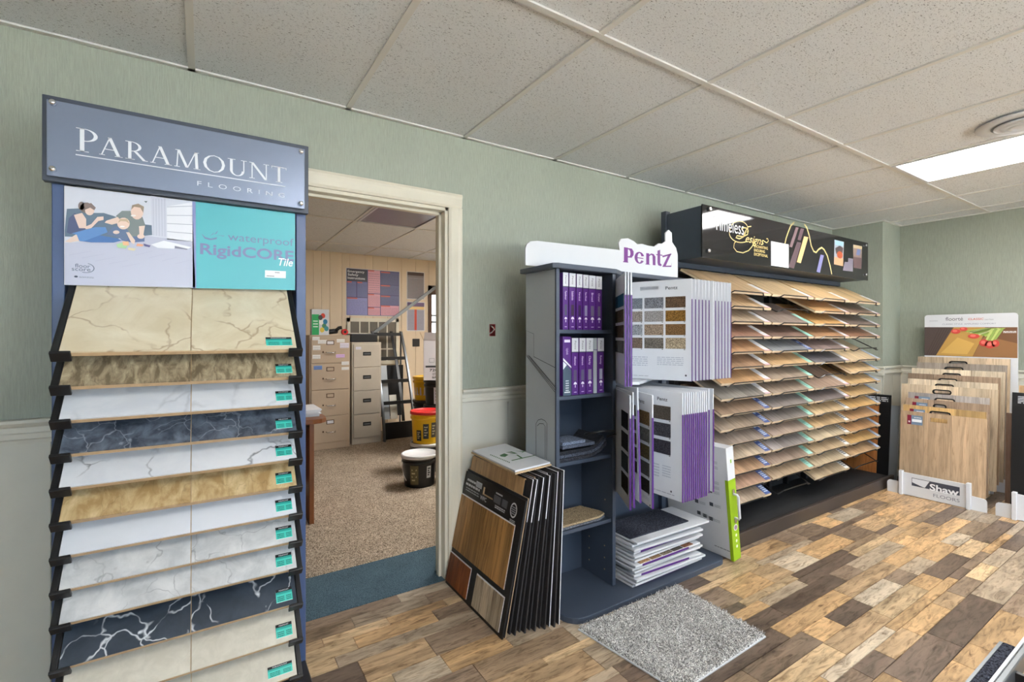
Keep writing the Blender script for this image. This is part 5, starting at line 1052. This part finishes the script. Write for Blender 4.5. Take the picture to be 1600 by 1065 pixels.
t = thing('tile_board', 'tall pale board standing inside the slanted stand', 'sample board', (1.86, 3.55, .245), rot=(R(-12), 0, 0)); obj('board', B(0, .10, 0, .012, 0, .68), 'grey_lam', t)
t = thing('tile_board', 'short beige board standing inside the slanted stand', 'sample board', (1.97, 3.55, .245), rot=(R(-12), 0, 0)); obj('board', B(0, .09, 0, .012, 0, .3), 'paint_cream', t)
# metal strip leaning
tag(obj('metal_strip', MB().hexa([tuple(Vector(p) + Vector(o)) for p in (pY(560, 541, 4.02), pY(687, 447, 4.02)) for o in ((0, 0, 0), (0, .025, 0), (0, .025, .05), (0, 0, .05))]), 'metal_grey'), 'grey metal strip leaning diagonally across the office wall posters', 'metal strip')
# posters
YW = OY1 - .001
def wposter(label, u0, v0, u1, v1, draw):
    a, b = pY(u0, v0, YW), pY(u1, v1, YW); t = thing('poster', label, 'poster', (a.x, YW, b.z)); W, H = b.x - a.x, a.z - b.z
    obj('sheet', B(0, W, -.002, 0, 0, H), 'paper', t); mb = MB('Y', .0022); draw(mb, W, H); obj('poster_print', mb, 'print', t)
def d1(m, W, H):
    NB, PK = (104, 106, 158), (222, 160, 176)
    m.rect2(W * .01, H * .01, W * .99, H * .99, (66, 60, 110), 1)
    m.rect2(.015 * W, .73 * H, .38 * W, .985 * H, (40, 36, 52), 2)
    for i, s in enumerate(('Emergency', 'Safety', 'Instructions')): m.text2(s, .03 * W, H * (.91 - .07 * i), H * .05, (236, 236, 240), 3, wd=W * (.30, .19, .31)[i], bold=.012)
    for (a, b, c, d, col) in ((.02, .40, .18, .72, NB), (.20, .40, .38, .72, NB), (.02, .02, .38, .38, (140, 140, 196)), (.395, .49, .62, .985, PK), (.395, .20, .62, .475, PK), (.395, .02, .62, .185, PK), (.635, .70, .985, .97, (84, 84, 128)), (.635, .47, .985, .68, (92, 92, 136)), (.635, .25, .985, .45, (96, 96, 140)), (.635, .02, .985, .235, PK)):
        m.rect2(a * W, b * H, c * W, d * H, col, 2); m.rect2(a * W, (d - .025) * H, (a + (c - a) * .5) * W, d * H, (214, 96, 80), 3); m.greek((a + .01) * W, (b + .02) * H, (c - .01) * W, (d - .04) * H, 9, tuple(v * .82 for v in col), 3, .35)
wposter('purple and pink emergency safety instructions poster on the office wall', 540.5, 418, 624.5, 494.5, d1)
def d2(m, W, H):
    m.rect2(.03 * W, .02 * H, .97 * W, .98 * H, (128, 118, 118), 1); m.rect2(.03 * W, .86 * H, .97 * W, .98 * H, (70, 46, 34), 2)
    for k in range(3): m.rect2((.06 + .31 * k) * W, .04 * H, (.34 + .31 * k) * W, .78 * H, (146, 138, 140), 2); m.greek((.07 + .31 * k) * W, .06 * H, (.33 + .31 * k) * W, .76 * H, 14, (106, 98, 100), 3, .4)
wposter('small brown and grey notice poster on the office wall', 635.5, 423.5, 663, 468, d2)
def d3(m, W, H):
    m.rect2(.03 * W, .02 * H, .97 * W, .98 * H, (168, 166, 182), 1); m.rect2(.03 * W, .84 * H, .97 * W, .98 * H, (96, 70, 110), 2); m.rect2(.03 * W, .74 * H, .97 * W, .84 * H, (228, 196, 130), 2); m.rect2(.42 * W, .03 * H, .55 * W, .74 * H, (196, 70, 50), 2)
    m.greek(.06 * W, .05 * H, .40 * W, .72 * H, 14, (120, 122, 140), 3, .35); m.greek(.58 * W, .05 * H, .94 * W, .72 * H, 14, (120, 122, 140), 3, .35)
wposter('small notice poster with a red centre stripe on the office wall', 635.5, 471, 663.5, 517, d3)
# interior window with muntins
a, b = pY(542, 496, YW), pY(622.5, 568, YW); e = struct('window_4'); mbw = MB(); W0, W1, H0, H1 = a.x, b.x, b.z, a.z
for bx in ((W0, W1, H1 - .05, H1), (W0, W1, H0, H0 + .05), (W0, W0 + .04, H0, H1), (W1 - .04, W1, H0, H1)): obj('window_frame', B(bx[0], bx[1], YW - .02, YW, bx[2], bx[3]), 'paint_door', e)
for k in range(1, 5): x_ = W0 + .04 + (W1 - W0 - .08) * k / 5; obj('muntin', B(x_ - .009, x_ + .009, YW - .014, YW, H0 + .05, H1 - .05), 'paint_door', e)
for k in range(1, 3): z_ = H0 + (H1 - H0) * k / 3; obj('muntin', B(W0 + .04, W1 - .04, YW - .013, YW, z_ - .009, z_ + .009), 'paint_door', e)
for k in range(5):
    x_ = W0 + .04 + (W1 - W0 - .08) * k / 5; obj('window_pane', B(x_, x_ + (W1 - W0 - .08) / 5, YW - .006, YW - .003, H0 + .05, H1 - .05), M('pane_dark', (112, 104, 92), .3) if k == 0 else 'pane_dark', e)
# brown framed window at the right of the office wall
a, b = pY(669, 446, YW), pY(700, 522, YW); e = struct('window_5')
obj('window_frame', B(a.x, b.x + .12, YW - .03, YW, a.z - .13, a.z), 'brown_frame', e); obj('window_frame', B(a.x, a.x + .045, YW - .03, YW, b.z - .1, a.z), 'brown_frame', e); obj('window_frame', B(b.x + .07, b.x + .12, YW - .03, YW, b.z - .1, a.z), 'brown_frame', e); obj('window_frame', B(a.x, b.x + .12, YW - .03, YW, b.z - .14, b.z - .1), 'brown_frame', e)
m, nt, bb = newmat('bright_pane'); bb.inputs['Base Color'].default_value = G(.8); bb.inputs['Emission Color'].default_value = (.86, .92, 1, 1); bb.inputs['Emission Strength'].default_value = 2.2; bb.inputs['Roughness'].default_value = .2; bump(nt, bb, noise(nt, coords(nt), 4), .05)
obj('window_pane', B(a.x + .045, b.x + .07, YW - .012, YW - .008, b.z - .1, a.z - .13), 'bright_pane', e)
for k in (.35, .52): z_ = b.z + (a.z - b.z) * k * .8 - .02; obj('sash_bar', B(a.x + .045, b.x + .07, YW - .02, YW - .012, z_ - .012, z_ + .012), 'metal_grey', e)
c0 = pY(644.5, 529, YW); c1 = pY(655.5, 541, YW); tag(obj('wall_plate', B(c0.x, c1.x, YW - .008, YW, c1.z, c0.z), 'black', bevel=.003), 'square black plate on the tan office wall', 'wall plate')
# desk
ds = thing('desk', 'brown wooden desk with rounded corner in the office', 'desk', (.2, 1.5, .004))
pts = [(-1.1, 1.12), (.62, 1.12), (.68, 1.14), (.715, 1.18), (.725, 1.24), (.725, 1.9), (-1.1, 1.9)]
wobd = lambda n, mb, m, **k: obj(n, mb, m, ds, world=True, **k)
wobd('desk_top', MB().prism(pts, lambda x, y, z: (x, y, z), .69, .722), 'desk_wood', bevel=.006); wobd('end_panel', B(.605, .635, 1.17, 1.86, .004, .69), 'desk_wood', bevel=.002); wobd('end_panel', B(-1.03, -1.0, 1.17, 1.86, .004, .69), 'desk_wood'); wobd('modesty_panel', B(-1.0, .605, 1.5, 1.52, .2, .69), 'desk_wood')
rn = random.Random(2)
for k in range(6): tag(obj('paper_sheaf', B(-.11, .11, -.15, .15, 0, .0075), 'paper', loc=(.58 + rn.uniform(-.012, .012), 1.40 + rn.uniform(-.01, .01), .7225 + k * .0078), rot=(0, 0, rn.uniform(-.12, .12))), 'sheaf of white papers, %s from the bottom on the office desk corner' % ['first', 'second', 'third', 'fourth', 'fifth', 'top and sixth'][k], 'papers', 'papers on the desk')
# pails
def pail(x, y, z, label, body, lid, r=.148, h=.27, lab=None, lidh=.03, handle=False):
    t = thing('pail', label, 'pail', (x, y, z), group='pails stacked in the office')
    obj('pail_body', MB().lathe([(r * .86, 0), (r * .87, .006), (r * .97, h - .03), (r * .97, h - .025)], 32), body, t, smooth=True)
    obj('rim_band', MB().lathe([(r * .965, h - .075), (r * 1.02, h - .072), (r * 1.02, h - .05), (r * .97, h - .047)], 32), body, t, smooth=True)
    obj('lid', MB().lathe([(r * 1.0, h - .03), (r * 1.05, h - .028), (r * 1.05, h - .004), (r * 1.03, h), (r * .93, h), (r * .92, h - .006), (r * .02, h - .006)], 36), lid, t, smooth=True)
    if lab:
        for a0, a1, z0, z1, c in lab:
            mb = MB(); n = 6; rr = lambda z: r * (.87 + .10 * z / h) + .0015
            for k in range(n):
                t0, t1 = R(a0 + (a1 - a0) * k / n), R(a0 + (a1 - a0) * (k + 1) / n)
                mb.add([(rr(z0) * math.cos(t0), rr(z0) * math.sin(t0), z0), (rr(z0) * math.cos(t1), rr(z0) * math.sin(t1), z0), (rr(z1) * math.cos(t1), rr(z1) * math.sin(t1), z1), (rr(z1) * math.cos(t0), rr(z1) * math.sin(t0), z1)], [(0, 1, 2, 3)], c)
            for q in range(4):
                zq = z0 + (z1 - z0) * (.2 + .18 * q); ta, tb = R(a0 + (a1 - a0) * .2), R(a0 + (a1 - a0) * (.8 if q % 2 else .6)); e = .0012
                mb.add([((rr(zq) + e) * math.cos(ta), (rr(zq) + e) * math.sin(ta), zq), ((rr(zq) + e) * math.cos(tb), (rr(zq) + e) * math.sin(tb), zq), ((rr(zq) + e) * math.cos(tb), (rr(zq) + e) * math.sin(tb), zq + .012), ((rr(zq) + e) * math.cos(ta), (rr(zq) + e) * math.sin(ta), zq + .012)], [(0, 1, 2, 3)], (60, 62, 66) if sum(c) > 380 else (190, 178, 140))
            obj('pail_label', mb, 'print', t)
    if handle: obj('handle', MB().tube([(-r * 1.03, 0, h - .06), (-r * 1.1, -.02, h - .10), (-r * 1.08, -.05, h - .16), (-r * 1.0, -.08, h - .2)], .004, 6), 'wire_white', t, smooth=True)
    return t
pail(1.575, 1.62, .004, 'black pail with white lid standing in front on the office carpet', 'pail_black', 'pail_white', lab=[(215, 245, .03, .19, (96, 88, 58)), (275, 292, .08, .18, (206, 208, 214))], handle=True)
tp = thing('x', '', '') if 0 else None
pail(1.915, 1.55, .004, 'second black pail just behind the doorway jamb', 'pail_black', 'pail_black')
pail(1.80, 2.0, .004, 'black pail with white lid under the yellow pail', 'pail_black', 'pail_white')
pail(1.80, 2.0, .2745, 'yellow pail with red lid and black printed labels', 'pail_yellow', 'pail_red', h=.30, lab=[(205, 226, .03, .13, (40, 40, 42)), (234, 256, .05, .19, (44, 42, 44)), (266, 286, .06, .2, (70, 66, 60))])
for k in range(3): pail(2.14, 2.5, .004 + k * .2705, ['black pail at the bottom of the stack under the white carton', 'middle black pail of the stack under the white carton', 'black pail with white label right under the white carton'][k], 'pail_black', 'pail_black', lab=[(228, 262, .02, .2, (214, 214, 226))] if k == 2 else None)
for k in range(3): pail(2.19, 2.95, .004 + k * .2705, ['black pail at the bottom of the rear stack by the slanted stand', 'middle black pail of the rear stack by the slanted stand', 'yellow pail with white band on top of the rear stack'][k], 'pail_yellow' if k == 2 else 'pail_black', 'pail_yellow' if k == 2 else 'pail_black', lab=[(180, 300, .06, .15, (216, 206, 206))] if k == 2 else None)
t = thing('carton', 'white adhesive carton with black print on top of the pails', 'carton', (2.095, 2.37, .8165), rz=R(-22)); w_ = .3; h = .42
obj('carton_body', B(-.16, .17, 0, .28, 0, h), 'cardboard_white', t, bevel=.002)
for nm, a, b, tl_ in (('carton_flap', -.16, .17, 0),): obj(nm, MB().hexa([(-.16, -.002, h), (.17, -.002, h), (.17, .002, h), (-.16, .002, h), (-.15, -.03, h + .085), (.16, -.03, h + .085), (.16, -.026, h + .085), (-.15, -.026, h + .085)]), 'cardboard_white', t)
obj('carton_flap', MB().hexa([(-.162, 0, h), (-.158, 0, h), (-.158, .28, h), (-.162, .28, h), (-.20, 0, h + .085), (-.196, 0, h + .085), (-.196, .28, h + .085), (-.2, .28, h + .085)]), 'cardboard', t)
pr = MB('Y', 0); pr.rect2(-.14, .135, .17, .155, (52, 50, 54), 1); pr.text2('7200-HP', -.10, .095, .028, (44, 42, 46), 1, wd=.21, bold=.02); pr.greek(-.07, .055, .1, .085, 2, (120, 116, 122), 1); pr.text2('BASE BOND', -.07, .02, .022, (44, 42, 46), 1, wd=.19, bold=.02); pr.text2('THIS PART', .0, .30, .016, (44, 42, 46), 1, wd=.13, bold=.01)
pr.line2([(-.1, .19), (-.1, .23), (-.05, .23), (-.05, .19), (-.1, .19)], .004, (110, 106, 112), 1); pr.ring2(-.01, .2, .025, .025, .004, .004, (110, 106, 112), 1); pr.greek(.03, .19, .08, .23, 3, (120, 116, 122), 1); obj('carton_print', pr, 'print', t)
